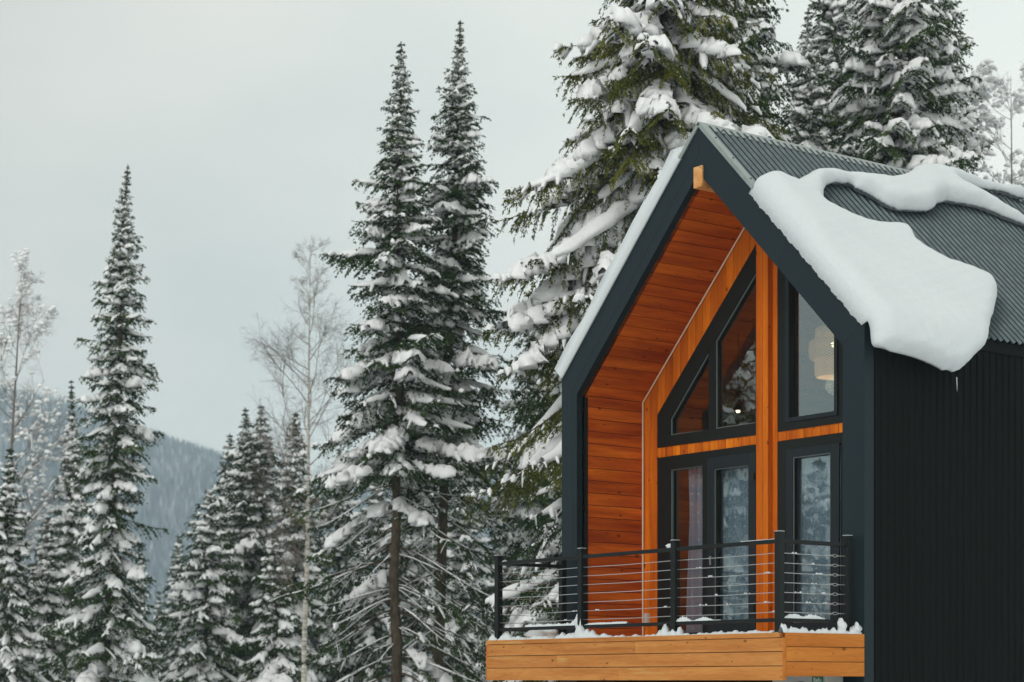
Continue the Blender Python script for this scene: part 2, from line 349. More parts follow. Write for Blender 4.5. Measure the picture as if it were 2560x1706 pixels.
class Acc:
    """collects blades (quads), lumps and strips for one tree"""
    def __init__(s): s.bv = []; s.bp = []; s.sv = []; s.sf = []; s.sn = 0; s.lv = []; s.tv = []; s.tf = []; s.tn = 0
    def blades(s, A, B, w, rng, pid):
        d = nrm(B-A); r = rng.normal(size=A.shape); sd = nrm(np.cross(d, r))*np.asarray(w)[:, None]
        m = A + (B-A)*.42
        s.bv.append(np.stack([A, m+sd, B, m-sd], 1)); s.bp.append(pid)
    def lumps(s, A, B, w, h):
        """elongated snow lumps from A to B (octahedra)"""
        d = B-A; sd = nrm(np.cross(d, UP))*np.asarray(w)[:, None]; m = (A+B)/2
        s.lv.append(np.stack([A, m+sd, B, m-sd, m+UP*np.asarray(h)[:, None], m-UP*np.asarray(h)[:, None]*.25], 1))
    def strip(s, pts, wd, th, rng, nc=7, sag=.35):
        """pillow of snow lying along pts; wd, th per ring"""
        K = len(pts); T = nrm(np.gradient(pts, axis=0)); S = nrm(np.cross(T, UP)); Nn = nrm(np.cross(S, T)*.6+UP*.6)
        a = np.linspace(0, pi, nc)
        x = np.cos(a); y = np.sin(a)**.75
        rj = 1+rng.normal(size=(K, nc))*.13
        ring = pts[:, None, :] + S[:, None, :]*(x[None, :, None]*wd[:, None, None]*rj[..., None]) + \
            Nn[:, None, :]*(y[None, :, None]*th[:, None, None]*rj[..., None]) - UP*(np.abs(x)[None, :, None]**2*wd[:, None, None]*sag)
        bot = pts[:, None, :] - UP*(th[:, None, None]*.12)
        ring = np.concatenate([ring, bot], 1); n2 = nc+1
        V = ring.reshape(-1, 3); i, j = np.meshgrid(np.arange(K-1), np.arange(n2), indexing='ij'); jn = (j+1) % n2
        F = np.stack([i*n2+j, i*n2+jn, (i+1)*n2+jn, (i+1)*n2+j], -1).reshape(-1, 4)
        s.sv.append(V); s.sf.append(F+s.sn); s.sn += len(V)
    def tube(s, pts, r, n=4):
        K = len(pts); T = nrm(np.gradient(pts, axis=0)); ref = np.where(np.abs(T[:, 2:3]) > .9, np.array([[1., 0, 0]]), UP[None])
        a_ = nrm(np.cross(T, ref)); b_ = np.cross(a_, T); a = np.arange(n)*2*pi/n
        V = (pts[:, None] + r[:, None, None]*(a_[:, None]*np.cos(a)[None, :, None] + b_[:, None]*np.sin(a)[None, :, None])).reshape(-1, 3)
        i, j = np.meshgrid(np.arange(K-1), np.arange(n), indexing='ij'); jn = (j+1) % n
        F = np.stack([i*n+j, i*n+jn, (i+1)*n+jn, (i+1)*n+j], -1).reshape(-1, 4)
        s.tv.append(V); s.tf.append(F+s.tn); s.tn += len(V)
    def build(s, name, root, fol, bark, off):
        if s.tv: npmesh('trunk', np.concatenate(s.tv)-off, np.concatenate(s.tf), bark, root, True)
        if s.bv:
            V = np.concatenate(s.bv).reshape(-1, 3); n = len(V)//4
            npmesh('crown', V-off, np.arange(n*4).reshape(n, 4), fol, root, pid=np.clip(np.concatenate(s.bp), 0, 1))
        vs = []; fs = []; k = 0
        if s.sv: vs.append(np.concatenate(s.sv)); fs.append(np.concatenate(s.sf)); k = len(vs[0])
        f3 = None
        if s.lv:
            L_ = np.concatenate(s.lv); n = len(L_); vs.append(L_.reshape(-1, 3))
            b = k + np.arange(n)[:, None]*6
            f3 = np.concatenate([b+np.array([t]) for t in [(0,1,4),(1,2,4),(2,3,4),(3,0,4),(1,0,5),(2,1,5),(3,2,5),(0,3,5)]])
        if vs: npmesh('snow', np.concatenate(vs)-off, [x for x in ([fs[0]] if fs else []) + ([f3] if f3 is not None else [])], M['snow'], root, True)['kind'] = 'stuff'

def lerp(pts, t):
    x = t*(len(pts)-1); i = np.clip(x.astype(int), 0, len(pts)-2); f = (x-i)[:, None]
    return pts[i]*(1-f)+pts[i+1]*f, nrm(pts[i+1]-pts[i])

def conifer(name, label, cat, base, tipz, lean, prof, seed, g=1., dens=9., snow=.5, big=.5, droop=1., fol='fir', hang=.35,
            bare_below=None, group='snowy firs round the cabin', trunk_r=None, zlow=None, up=.25, green=0., twd=1.):
    rng = np.random.default_rng(seed); A = Acc()
    base = np.array([base[0], base[1], GZ-.15]); tip = np.array([base[0], base[1], tipz]) + RGT*lean
    Ht = tip[2]-base[2]; r0 = trunk_r or .007*Ht+.015
    pr, pw = np.array(prof).T
    ts = np.linspace(0, 1, 12); axis = base[None]+(tip-base)[None]*ts[:, None]
    axis[1:-1] += rng.normal(size=(10, 3))*np.array([.03, .03, 0])
    A.tube(axis, r0*(1-ts)**.8+.008, 9)
    # short inner shoots that clothe the stem
    hi_max = min(pr[-1], zlow or 99, bare_below or 99); ni = int(hi_max*190/g**1.3)
    hi = hi_max*rng.random(ni)**.8; pi_, _ = lerp(axis, np.clip((Ht-hi)/Ht, 0, .999)); ai = rng.uniform(0, 2*pi, ni)
    ri = np.interp(hi, pr, pw)*.40*rng.random(ni); pi_ = pi_+np.stack([np.cos(ai)*ri, np.sin(ai)*ri, -.25*ri], 1)
    di = nrm(np.stack([np.cos(ai), np.sin(ai), rng.normal(-.25, .5, ni)], 1)); lsi = np.clip(np.interp(hi, pr, pw)/.45, .25, 1.)
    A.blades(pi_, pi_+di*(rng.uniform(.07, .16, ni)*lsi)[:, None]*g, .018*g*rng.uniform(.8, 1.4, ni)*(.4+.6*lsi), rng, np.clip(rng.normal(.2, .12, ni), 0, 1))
    zc = Ht - min(Ht, zlow if zlow else 99)
    # branch heights: whorls of long boughs with shorter ones between
    hs = []; h = .07
    while h < Ht-.5 and h < pr[-1]+1.5 and (zlow is None or h < zlow):
        L = np.interp(h, pr, pw); gap = (.10+.22*min(1, L/1.3))*g**.5*rng.uniform(.8, 1.25)*9/dens
        nb = rng.integers(5, 8)
        for _ in range(nb): hs.append((h+rng.normal()*.04*min(1, L*2), rng.uniform(.72, 1.22)))
        for _ in range(rng.integers(3, 6)): hs.append((h+gap*rng.uniform(.25, .8), rng.uniform(.3, .72)))
        h += gap
    az = rng.uniform(0, 2*pi)
    # leader needles
    nl = 40; tt = rng.uniform(0, .7, nl); b0 = tip[None] - UP*tt[:, None]
    A.blades(b0, b0+nrm(rng.normal(size=(nl, 3))+UP*.6)*(.05+.03*tt[:, None])*g, np.full(nl, .010*g), rng, rng.random(nl))
    for h, lf in hs:
        h = max(h, .04); az += 2.4+rng.normal()*.35
        Lp = np.interp(h, pr, pw); L = Lp*lf; ls = np.clip(Lp/.45, .30, 1.)
        if L < .04: continue
        em = rng.random() < .10
        if em: L *= 1.22
        rel = h/pr[-1]
        bz = Ht-h; o, _ = lerp(axis, np.array([bz/Ht])); o = o[0]
        dr = np.array([cos(az), sin(az), 0.])
        K = 8; u = np.linspace(0, 1, K)
        sagc = droop*(.12+1.5*min(1, rel*1.35))*rng.uniform(.7, 1.3)*(.6 if em else 1)
        wob = rng.normal()*.12
        perp = np.cross(dr, UP)
        sp = o[None] + dr[None]*(u*L)[:, None] + perp[None]*((u**2)*L*wob)[:, None] + \
            UP[None]*(L*(up*(1-.5*rel)*u - sagc*u**1.5*.75 + .30*sagc*u**3.2))[:, None]
        bare = bare_below is not None and h > bare_below and rng.random() < .95
        if bare and abs((dr0 := np.array([cos(az), sin(az), 0.]))@RGT) < .55: continue     # dead boughs broken off on the two open sides of the stem
        if bare: L *= .85
        if bare and rng.random() < .2: continue
        A.tube(sp, np.linspace(max(.006, .011*L), .004, K), 3 if not bare else 4)
        if bare:
            k0, k1 = .05, rng.uniform(.7, 1.)
            v = np.linspace(k0, k1, 9); q, _ = lerp(sp, v); w = .015*rng.uniform(.6, 1.8)*np.sin(pi*np.clip((v-k0)/(k1-k0), .04, .96))**.3*rng.uniform(.6, 1.3, 9)
            A.strip(q, w, w*1.3, rng, 5, 0)
            for _ in range(rng.integers(2, 5)):      # fine snowy side twigs
                t0 = rng.uniform(.42, .97, 1); q0, qt = lerp(sp, t0); sg = rng.choice([-1., 1.])
                dd_ = nrm(qt[0]*.8+np.cross(qt[0], UP)*sg*rng.uniform(.4, .9)-UP*rng.uniform(.1, .6)); ll = L*rng.uniform(.12, .3); vv_ = np.linspace(0, 1, 5)
                qq = q0+dd_[None]*(ll*vv_)[:, None]-UP[None]*(.2*ll*vv_**2)[:, None]
                A.tube(qq, np.linspace(.004, .002, 5), 3); w_ = rng.uniform(.005, .010)*np.array([.6, 1, 1, .9, .4])*rng.uniform(.7, 1.3, 5); A.strip(qq+UP*.003, w_, w_*1.3, rng, 5, 0)
        # side shoots
        u0 = (.05 if not bare else .5)
        n2 = int(max(4, L/(.055*g)*(1-u0)*(1 if not bare else .7)))
        v2 = np.sort(u0+(1-u0)*rng.random(n2)**.9); v2 = np.clip(v2, 0, .995)
        bp, bt = lerp(sp, v2)
        side = np.where(np.arange(n2) % 2 == 0, 1., -1.)
        sv = nrm(np.cross(bt, UP))*side[:, None]
        l2 = (.48*min(L, 1.5)*(1-v2)**.65*(np.clip(v2/.25, .35, 1)) + .08*g*ls)*rng.uniform(.6, 1.25, n2)
        th = rng.uniform(.7, 1.05, n2)
        d2 = nrm(bt*np.cos(th)[:, None] + sv*np.sin(th)[:, None] - UP*(.12+hang*.5*rng.random(n2))[:, None])
        # needles along the spine itself
        n1 = int(L/(.022*g)); vv = rng.uniform(u0*.6, 1., n1); p1, t1 = lerp(sp, vv)
        d1 = nrm(t1*.9+rng.normal(size=(n1, 3))*.55)
        br = np.clip(rng.normal(.35+green, .16), 0, 1)
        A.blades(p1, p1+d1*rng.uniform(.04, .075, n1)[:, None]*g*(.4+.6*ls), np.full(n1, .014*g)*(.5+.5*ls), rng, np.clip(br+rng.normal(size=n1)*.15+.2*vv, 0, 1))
        # twigs on side shoots
        n3 = np.maximum(2, (l2/(.017*g/twd))).astype(int); ix = np.repeat(np.arange(n2), n3); v3 = rng.random(len(ix))
        grav = (hang*l2[ix]*v3**2)
        p3 = bp[ix] + d2[ix]*(l2[ix]*v3)[:, None] - UP*grav[:, None]
        dd = nrm(d2[ix] - UP*(2*hang*v3)[:, None]*.8)
        s3 = nrm(np.cross(dd, UP))*np.where(rng.random(len(ix)) < .5, 1., -1.)[:, None]
        tl = rng.uniform(.05, .105, len(ix))*g*(1.15-.4*v3)*(.35+.65*ls)
        d3 = nrm(dd*.75 + s3*.6 + rng.normal(size=(len(ix), 3))*.25 - UP*(hang*.6))
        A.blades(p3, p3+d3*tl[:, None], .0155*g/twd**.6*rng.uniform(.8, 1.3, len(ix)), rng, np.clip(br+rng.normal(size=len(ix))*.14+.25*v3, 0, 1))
        # snow --------------------------------------------------------
        if rng.random() < (.25 if bare else .92)*min(1, .45+snow):
            # main load, sometimes very heavy
            heavy = rng.random() < big
            if L > .12 and not bare:
                s0 = rng.uniform(.05, .22); s1 = rng.uniform(.62, .9)
                nseg = 1 if not heavy else int(np.clip(L/.35, 2, 6))
                for k in range(nseg):
                    a0 = s0+(s1-s0)*(k-.25)/nseg if nseg > 1 else s0; a1 = s0+(s1-s0)*(k+1.25)/nseg if nseg > 1 else s1
                    a0, a1 = max(a0, .03), min(a1, .96)
                    Kk = 11 if heavy else 8; v = np.linspace(a0, a1, Kk); q, _ = lerp(sp, v)
                    env = np.sin(pi*np.clip((v-a0)/(a1-a0), .05, .95))**.55
                    w = (.165*L**.75 if heavy else .085*L**.7)*rng.uniform(.6, 1.25)*env*rng.uniform(.75, 1.25, Kk)
                    w = np.minimum(w, .24); t_ = w*(rng.uniform(.6, .95) if heavy else .85)
                    q = q+perp[None]*(rng.normal()*w.max()*.55 if nseg > 1 else 0)+perp[None]*(rng.normal(size=Kk)*w*.20)[:, None]
                    A.strip(q, w+.010, t_+.018, rng, 9 if heavy else 7, .5)
            # fingers on side shoots
            pick = np.nonzero(rng.random(n2) < snow*.5)[0]
            for i in pick:
                if l2[i] < .08: continue
                kk = 5; e = rng.uniform(.45, .8); v = np.linspace(.0, e, kk)
                q = bp[i][None]+d2[i][None]*(l2[i]*v)[:, None]-UP*(hang*l2[i]*v**2)[:, None]+UP*.008
                w = rng.uniform(.022, .058)*(1+.5*heavy)*g**.5*np.sin(pi*np.clip(v/e, .12, .93))**.5*rng.uniform(.7, 1.3, kk)
                A.strip(q, w, w*rng.uniform(.9, 1.4), rng, 5, .2)
            # dusting on twigs
            m = np.nonzero(rng.random(len(ix)) < snow*.05)[0]
            if len(m): A.lumps(p3[m]+UP*.006, p3[m]+d3[m]*(tl[m]*.8)[:, None]+UP*.008, .011*g*rng.uniform(.7, 1.6, len(m)), .018*g*rng.uniform(.7, 1.6, len(m)))
    root = empty(name, base)
    tag(root, label, cat, group)
    A.build(name, root, M[fol], M['bark'], base)
    return root

def bare_tree(name, label, base, tipz, lean, seed, rad, barkn='birch', crown_from=.35, n1=26, snow=0., spread=.9, group='leafless trees among the firs', tw=1., prof=None):
    rng = np.random.default_rng(seed); A = Acc(); B = Acc()
    base = np.array([base[0], base[1], GZ-.1]); tip = np.array([base[0], base[1], tipz])+RGT*lean; Ht = tip[2]-base[2]
    ts = np.linspace(0, 1, 14); axis = base[None]+(tip-base)[None]*ts[:, None]; axis[1:-1] += np.cumsum(rng.normal(size=(12, 3))*np.array([.035, .035, 0]), 0)*np.linspace(1, 0, 12)[:, None]
    A.tube(axis, rad*(1-ts)**.9+.004, 8)
    def grow(p, d, L, r, lev):
        K = 6; pts = [p]; dd = d.copy()
        for k in range(K-1):
            dd = nrm(dd + rng.normal(size=3)*.13 + UP*(.06 if lev < 2 else -.08)); pts.append(pts[-1]+dd*L/(K-1))
        pts = np.array(pts); B.tube(pts, np.linspace(r, r*.35, K), 3 if lev else 4)
        if snow and rng.random() < snow and lev < 3:
            v = np.linspace(.05, rng.uniform(.5, 1), 7); q, _ = lerp(pts, v); w = (.014 + .02*rng.random()**2*(3-lev)*.6)*rng.uniform(.5, 1.6, 7); w[0] = w[-1] = .004
            A.strip(q, w, w*1.3, rng, 5, 0)
        if snow and lev >= 1 and rng.random() < snow*.35:
            q = pts[rng.integers(1, K)]; e = rng.uniform(.04, .11); a_ = nrm(rng.normal(size=3)*np.array([1, 1, .2]))
            A.strip(np.array([q-a_*e, q-a_*e*.5, q, q+a_*e*.5, q+a_*e]), np.array([.2, .8, 1, .8, .2])*e*.8, np.array([.2, .8, 1, .8, .2])*e*.9, rng, 7, .1)
        if lev < 3:
            n = [8, 7, 6][lev]
            for i in range(n):
                v = rng.uniform(.2, .98, 1); q, t = lerp(pts, v)
                nd = nrm(t[0]+nrm(rng.normal(size=3))*.75)
                grow(q[0], nd, L*rng.uniform(.3, .55)*(1 if lev < 2 else .9), max(r*.42, .0016), lev+1)
    for i in range(n1):
        t = crown_from+(1-crown_from)*(i/n1)**.9; q, tt = lerp(axis, np.array([min(t, .985)])); a = rng.uniform(0, 2*pi)
        hrel = (1-t)*Ht
        L = (np.interp(hrel, *np.array(prof).T) if prof else spread*min(1., .25+hrel*.3))*rng.uniform(.7, 1.1)
        d = nrm(np.array([cos(a), sin(a), rng.uniform(.5, 1.1)]))
        grow(q[0], d, max(.3, L*1.25), rad*.25*(1-t)**.6*tw+.003, 0)
    root = empty(name, base); tag(root, label, 'tree', group)
    npmesh('trunk', np.concatenate(A.tv)-base, np.concatenate(A.tf), M[barkn], root, True)
    npmesh('branches', np.concatenate(B.tv)-base, np.concatenate(B.tf), M['twig'], root, True)
    if A.sv: npmesh('snow', np.concatenate(A.sv)-base, np.concatenate(A.sf), M['snow'], root, True)['kind'] = 'stuff'
    return root

GF = 'snowy firs round the cabin'
conifer('fir_tree', 'tall slim snow-laden fir standing alone left of the birch', 'fir tree', (-29.32,5.91), 12.77, .70,
  [(0.0, 0.03), (1.03, 0.21), (2.06, 0.37), (2.57, 0.54), (4.12, 0.74), (6.18, .98), (7.21, .96), (8.75, 1.1), (10.3, 1.2), (13.29, 1.5)], 11, dens=6.6, snow=.5, big=.4, droop=.75, hang=.4)
conifer('fir_tree', 'left of the twin tall firs in the centre, slightly shorter with a slim snowy tip', 'fir tree', (-18.11,7.55), 13.31, .17,
  [(0.0, 0.03), (0.52, 0.16), (1.12, 0.29), (2.6, 0.54), (3.63, 0.78), (4.5, 1.11), (5.54, 1.12), (6.58, 1.43), (7.79, 1.6), (9.52, 1.99), (11.25, 2.34), (13.84, 2.6)], 12, dens=7.2, snow=.5, big=.45, droop=.85, bare_below=9.2, trunk_r=.13)
conifer('fir_tree', 'right and higher of the twin tall firs in the centre, long bare lower trunk', 'fir tree', (-18.85,9.07), 14.29, .64,
  [(0.0, 0.04), (1.08, 0.2), (1.79, 0.43), (2.96, 0.54), (3.85, 1.0), (5.02, 0.9), (6.27, 1.08), (8.06, 1.34), (9.86, 1.57), (11.65, 1.79), (14.79, 2.0)], 13, dens=7., snow=.45, big=.45, droop=.85, bare_below=10., trunk_r=.14)
conifer('spruce_tree', 'big spruce with broad drooping snow-heaped boughs right behind the cabin gable', 'spruce tree', (-8.10,5.91), 14.60, .5,
  [(0.0, 0.03), (1.36, 0.75), (3.4, 1.63), (4.76, 1.97), (5.85, 2.6), (7.48, 2.65), (8.84, 2.95), (10.06, 2.99)], 14, g=.95, dens=7.5, snow=.5, big=.62, droop=1.05, fol='spruce', hang=.6, twd=1.7, zlow=10.6, trunk_r=.2, up=.15)
conifer('fir_tree', 'dark fir against the left wall of the cabin, lower crown behind the railing', 'fir tree', (-11.70,7.78), 8.81, .09,
  [(0.0, 0.05), (1.52, 0.9), (3.05, 1.35), (5.72, 1.75), (7.62, 1.91), (9.3, 2.13)], 15, dens=8.5, snow=.45, big=.2, droop=.9, hang=.6)
conifer('fir_tree', 'snowy fir in the gap between the twin firs and the cabin', 'fir tree', (-19.38,12.53), 8.98, .12,
  [(0.0, 0.04), (1.42, 0.57), (2.84, 0.85), (5.69, 1.14), (9.48, 1.42)], 16, g=1.2, dens=9, snow=.5, big=.3, hang=.5)
conifer('spruce_tree', 'spruce just right of the biggest one above the roof ridge, top out of frame', 'spruce tree', (-10.84,10.60), 15.79, .18,
  [(0.0, 0.04), (2.35, 0.86), (3.91, 1.17), (5.79, 1.17), (7.83, 1.49), (13.31, 1.96)], 17, dens=8, snow=.5, big=.4, droop=.9, hang=.6, fol='fir', green=.1)
conifer('fir_tree', 'small narrow fir with a thin spire above the roof ridge', 'fir tree', (-14.19,16.14), 14.69, .05,
  [(0.0, 0.04), (0.63, 0.18), (1.36, 0.42), (2.27, 0.53), (3.63, 0.77), (6.34, 1.18), (14.5, 1.81)], 18, dens=8, snow=.7, big=.6, droop=.7, zlow=8)
conifer('fir_tree', 'widest snow-plastered fir standing behind the roof at the upper right', 'fir tree', (-9.61,13.93), 15.82, .05,
  [(0.0, 0.04), (1.61, 0.8), (3.21, 1.33), (4.42, 1.45), (5.62, 1.61), (8.03, 1.85), (16.07, 2.25)], 19, dens=8, snow=.7, big=.75, droop=.95, zlow=9.5, hang=.5, green=.05)
conifer('fir_tree', 'dark fir close behind the right shoulder of the widest fir', 'fir tree', (-11.81,17.66), 15.72, .05,
  [(0.0, 0.04), (1.15, 0.53), (2.66, 0.71), (4.43, 0.84), (8.86, 1.33), (15.94, 1.77)], 20, dens=8, snow=.6, big=.6, zlow=9)
conifer('fir_tree', 'fir between the narrow spire and the widest fir, top out of the photo', 'fir tree', (-14.54,17.35), 16.47, .05,
  [(0.0, 0.05), (1.21, 0.56), (2.78, 0.74), (4.63, 0.93), (9.27, 1.48), (16.69, 1.85)], 21, dens=8, snow=.6, big=.6, zlow=9)
FAR = [
('left one of the three fir tips beside the birch', (-38.01,14.32),7.36,.05,[(0.0, 0.05), (1.28, 0.43), (2.55, 0.64), (5.11, 1.15), (8.94, 1.53)]),
('middle one of the three fir tips beside the birch', (-35.95,13.74),7.91,.03,[(0.0, 0.05), (1.24, 0.4), (3.09, 0.79), (4.94, 1.11), (8.65, 1.73)]),
('right one of the three fir tips beside the birch', (-35.67,14.11),8.01,.06,[(0.0, 0.05), (1.24, 0.42), (3.09, 0.74), (4.94, 1.11), (8.65, 1.73)]),
('dark fir directly behind the birch trunk', (-33.28,13.97),7.51,.03,[(0.0, 0.05), (0.96, 0.31), (2.39, 0.65), (4.78, 1.08), (8.36, 1.55)]),
('fir with a thick snow hood leaning left at the right end of the hill', (-34.04,11.29),5.08,.24,[(0.0, 0.12), (0.7, 0.52), (1.76, 0.82), (3.52, 1.17), (5.87, 1.53)]),
('pointed small fir in the middle of the valley gap, tallest of the small ones', (-58.89,23.13),5.77,.05,[(0.0, 0.07), (1.04, 0.28), (2.6, 0.59), (4.33, 0.87), (6.58, 1.21)]),
('small fir close to the right side of the lone tall fir', (-58.07,20.89),5.08,.05,[(0.0, 0.07), (1.01, 0.25), (2.53, 0.51), (5.57, 1.01)]),
('small fir with a round snow cap at the right of the valley gap', (-61.82,25.89),5.63,.0,[(0.0, 0.07), (1.09, 0.29), (2.72, 0.62), (5.98, 1.09)]),
('shortest small fir low down in the valley gap', (-66.64,26.12),3.71,.0,[(0.0, 0.08), (1.14, 0.3), (3.79, 0.83)]),
('thin dark fir spire peeping out left of the lone tall fir', (-42.91,11.10),9.40,.03,[(0.0, 0.04), (1.32, 0.18), (2.64, 0.45), (5.27, 1.05), (9.89, 1.71)]),
('snowy fir under the leafless tree at the left edge', (-32.66,4.77),5.72,.07,[(0.0, 0.06), (1.07, 0.34), (2.68, 0.7), (6.43, 1.4)]),
('low fir between the left edge and the lone tall fir', (-35.82,7.22),4.24,.03,[(0.0, 0.07), (1.15, 0.46), (2.88, 0.98), (4.61, 1.27)]),
('fir filling the space just left of the twin firs', (-37.63,18.18),7.15,.03,[(0.0, 0.08), (1.98, 0.79), (3.96, 1.19), (7.91, 1.58)]),
('fir seen behind the left trunk of the twin firs', (-33.54,16.97),5.93,.03,[(0.0, 0.07), (1.85, 0.74), (3.71, 1.11), (7.42, 1.48)]),
('dark fir seen between the trunks of the twin firs', (-34.41,19.14),7.68,.03,[(0.0, 0.08), (1.92, 0.64), (3.83, 1.02), (8.17, 1.53)]),
('fir seen right of the right trunk of the twin firs', (-30.23,18.06),6.32,.03,[(0.0, 0.07), (1.79, 0.72), (3.58, 1.08), (7.17, 1.43)]),
('fir seen behind the left corner post of the balcony', (-31.09,20.25),7.17,.03,[(0.0, 0.07), (1.85, 0.62), (3.71, 1.11), (7.91, 1.61)]),
('low fir in front of the birch trunk', (-28.37,10.52),3.47,.0,[(0.0, 0.06), (1.07, 0.43), (3.96, 1.18)]),
]
for i, (lb, b, tz, ln, pf) in enumerate(FAR):
    D = (np.array([b[0], b[1], 0])-CAM)@FWD
    conifer('fir_tree', lb, 'fir tree', b, tz, ln, pf, 40+i, g=1.25 if D < 66 else 1.7, dens=7, snow=.6, big=.45, droop=.8, fol='fir' if D < 58 else 'far_fir', hang=.4)

bare_tree('birch_tree', 'leafless birch with white trunk between the lone fir and the twin firs', (-26.13,10.18), 10.73, .06, 61, .085, n1=40, spread=1.4, crown_from=.3,
          prof=[(0, .35), (1.5, .8), (3, 1.4), (5, 2.0), (7, 1.6), (12, .9)])
bare_tree('bare_tree', 'leafless tree at the far left edge of the photo', (-34.67,5.42), 11.24, .55, 62, .09, barkn='twig', n1=46, crown_from=.15, snow=.12,
          prof=[(0, .3), (1.5, .8), (3, 1.4), (6, 2.0), (9, 2.0), (12, 1.4)])
bare_tree('bare_tree', 'leafless sapling with upright twigs beside the widest fir', (-9.25,16.07), 11.74, -.34, 63, .05, barkn='twig', n1=22, crown_from=.4, snow=.15, spread=1.3)
bare_tree('bare_tree', 'leafless tree clotted with snow at the right edge of the photo', (-10.0,18.41), 12.57, -.20, 64, .07, barkn='twig', n1=26, crown_from=.4, snow=.5, spread=1.7)
# trees to the left of the cabin that its windows mirror
conifer('spruce_tree', 'tall snowy spruce mirrored in the triangular gable window', 'spruce tree', (-11.46,-9.07), 7.06, .1,
  [(0, .05), (1., .45), (2.3, .9), (4., 1.2), (8, 1.6)], 71, g=1.2, dens=8, snow=.6, big=.6, fol='spruce', hang=.6)
conifer('spruce_tree', 'lower snowy spruce mirrored in the balcony door glass', 'spruce tree', (-13.2,-11.8), 4.35, .1,
  [(0, .05), (1.2, .8), (2.6, 1.3), (5., 1.9)], 72, g=1.2, dens=8, snow=.6, big=.6, fol='spruce', hang=.6)
conifer('spruce_tree', 'snowy spruce mirrored in the glass right of the centre post', 'spruce tree', (-15.4,-15.5), 4.7, .1,
  [(0, .05), (1.2, .8), (2.6, 1.4), (6., 2.1)], 73, g=1.3, dens=8, snow=.6, big=.5, fol='spruce', hang=.6)

# ------------------------------------------------------------------ the cabin
cabin = empty('cabin', (0, 0, 0))
tag(cabin, 'black gabled wooden cabin with graphite metal roof and deep orange timber porch', 'cabin')
IX, IK = 2.31, 3.15                        # inner half width and kink height of the porch
IA = 5.50                                  # inner apex
D1, D2 = 0.0, 1.11                         # front plane and recessed wall
LEN = 10.
# fascia: folded metal frame in the gable plane
fa = MB()
th = .14
def fpiece(poly, y0=0., y1=th, m=fa): m.prism(poly, y0, y1)
fpiece([(0, H), (W, EZ), (IX, IK), (0, IA)]); fpiece([(0, H), (0, IA), (-IX, IK), (-W, EZ)])
fpiece([(W, EZ), (W, GZ), (IX, GZ), (IX, IK)]); fpiece([(-W, EZ), (-IX, IK), (-IX, GZ), (-W, GZ)])
fa.build('fascia', M['fascia'], cabin)
def seam(p, q, w=.006, y=-.002):
    sm = MB()
    p = np.array(p, float); q = np.array(q, float); d = q-p; nn = np.array([-d[1], d[0]]); nn = nn/np.linalg.norm(nn)*w/2
    a = [tuple(p+nn), tuple(p-nn), tuple(q-nn), tuple(q+nn)]; sm.prism(a, y, .02); sm.build('fascia_seam', M['seam'], cabin)
seam((0, H-.02), (0, 5.72)); seam((-.02, 5.725), (-2.40, 3.24), .010); seam((-2.40, 3.24), (-2.40, -.4), .010)
seam((-2.62, 3.37), (-2.41, 3.24), .005); seam((W-.01, EZ), (IX, IK), .005)
seam((1.50, 4.52), (1.33, 4.14), .005)
lip = MB()       # slim inner lip of the left fascia, a second fold
lip.prism([(-2.36, 3.22), (-2.30, 3.155), (-2.30, -.4), (-2.36, -.4)], -.012, .005)
lip.prism([(-2.36, 3.22), (-2.30, 3.155), (-.03, 5.47), (-.03, 5.60)], -.012, .005)
lip.build('fascia_lip', M['fascia'], cabin)
for s in (-1, 1):        # black trim between fascia and wood lining
    tr = MB(); tr.box((s*IX-.012 if s > 0 else s*IX-.012+.0, th-.02, GZ), (s*IX+.012, th+.03, IK-.02))
    tr.build('lining_trim', M['frame'], cabin)

# soffit lining: planks running into the porch
so = MB(); pw = .158; r = random.Random(3)
z = -.30; 
while z < IK-.005:
    z1 = min(z+pw, IK)
    for s in (-1, 1):
        x0 = s*(IX); x1 = s*(IX+.02)
        so.box((min(x0, x1), th*.6, z+.004), (max(x0, x1), D2+.2, z1-.004), r.random())
    z = z1
nsl = int(sqrt(IX**2+(IA-IK)**2)/pw); 
for s in (-1, 1):
    for i in range(nsl+1):
        t0, t1 = i*pw, min((i+1)*pw, sqrt(IX**2+(IA-IK)**2)); Lh = sqrt(IX**2+(IA-IK)**2)
        if t1-t0 < .02: continue
        ca, sa = IX/Lh, (IA-IK)/Lh
        a0, a1 = t0+.004, t1-.004
        p0 = (s*(IX-a0*ca), IK+a0*sa); p1 = (s*(IX-a1*ca), IK+a1*sa)
        nx, nz = s*sa*.02, ca*.02
        so.prism([p0, p1, (p1[0]+nx, p1[1]+nz), (p0[0]+nx, p0[1]+nz)], th*.6, D2+.2, r.random())
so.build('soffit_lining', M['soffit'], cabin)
bk = MB()        # dark backing behind the plank gaps
for s in (-1, 1):
    bk.prism([(s*(IX+.022), GZ), (s*(IX+.022), IK), (0, IA+.025), (0, IA+.035), (s*(IX+.04), IK+.01), (s*(IX+.04), GZ)], th+.001, D2+.25)
bk.build('lining_backing', M['seam'], cabin)
bm_ = MB(); bm_.box((-.075, -.022, 5.33), (.075, D2+.1, 5.58)); bm_.build('ridge_beam', M['beam_wood'], cabin, bevel=.006)

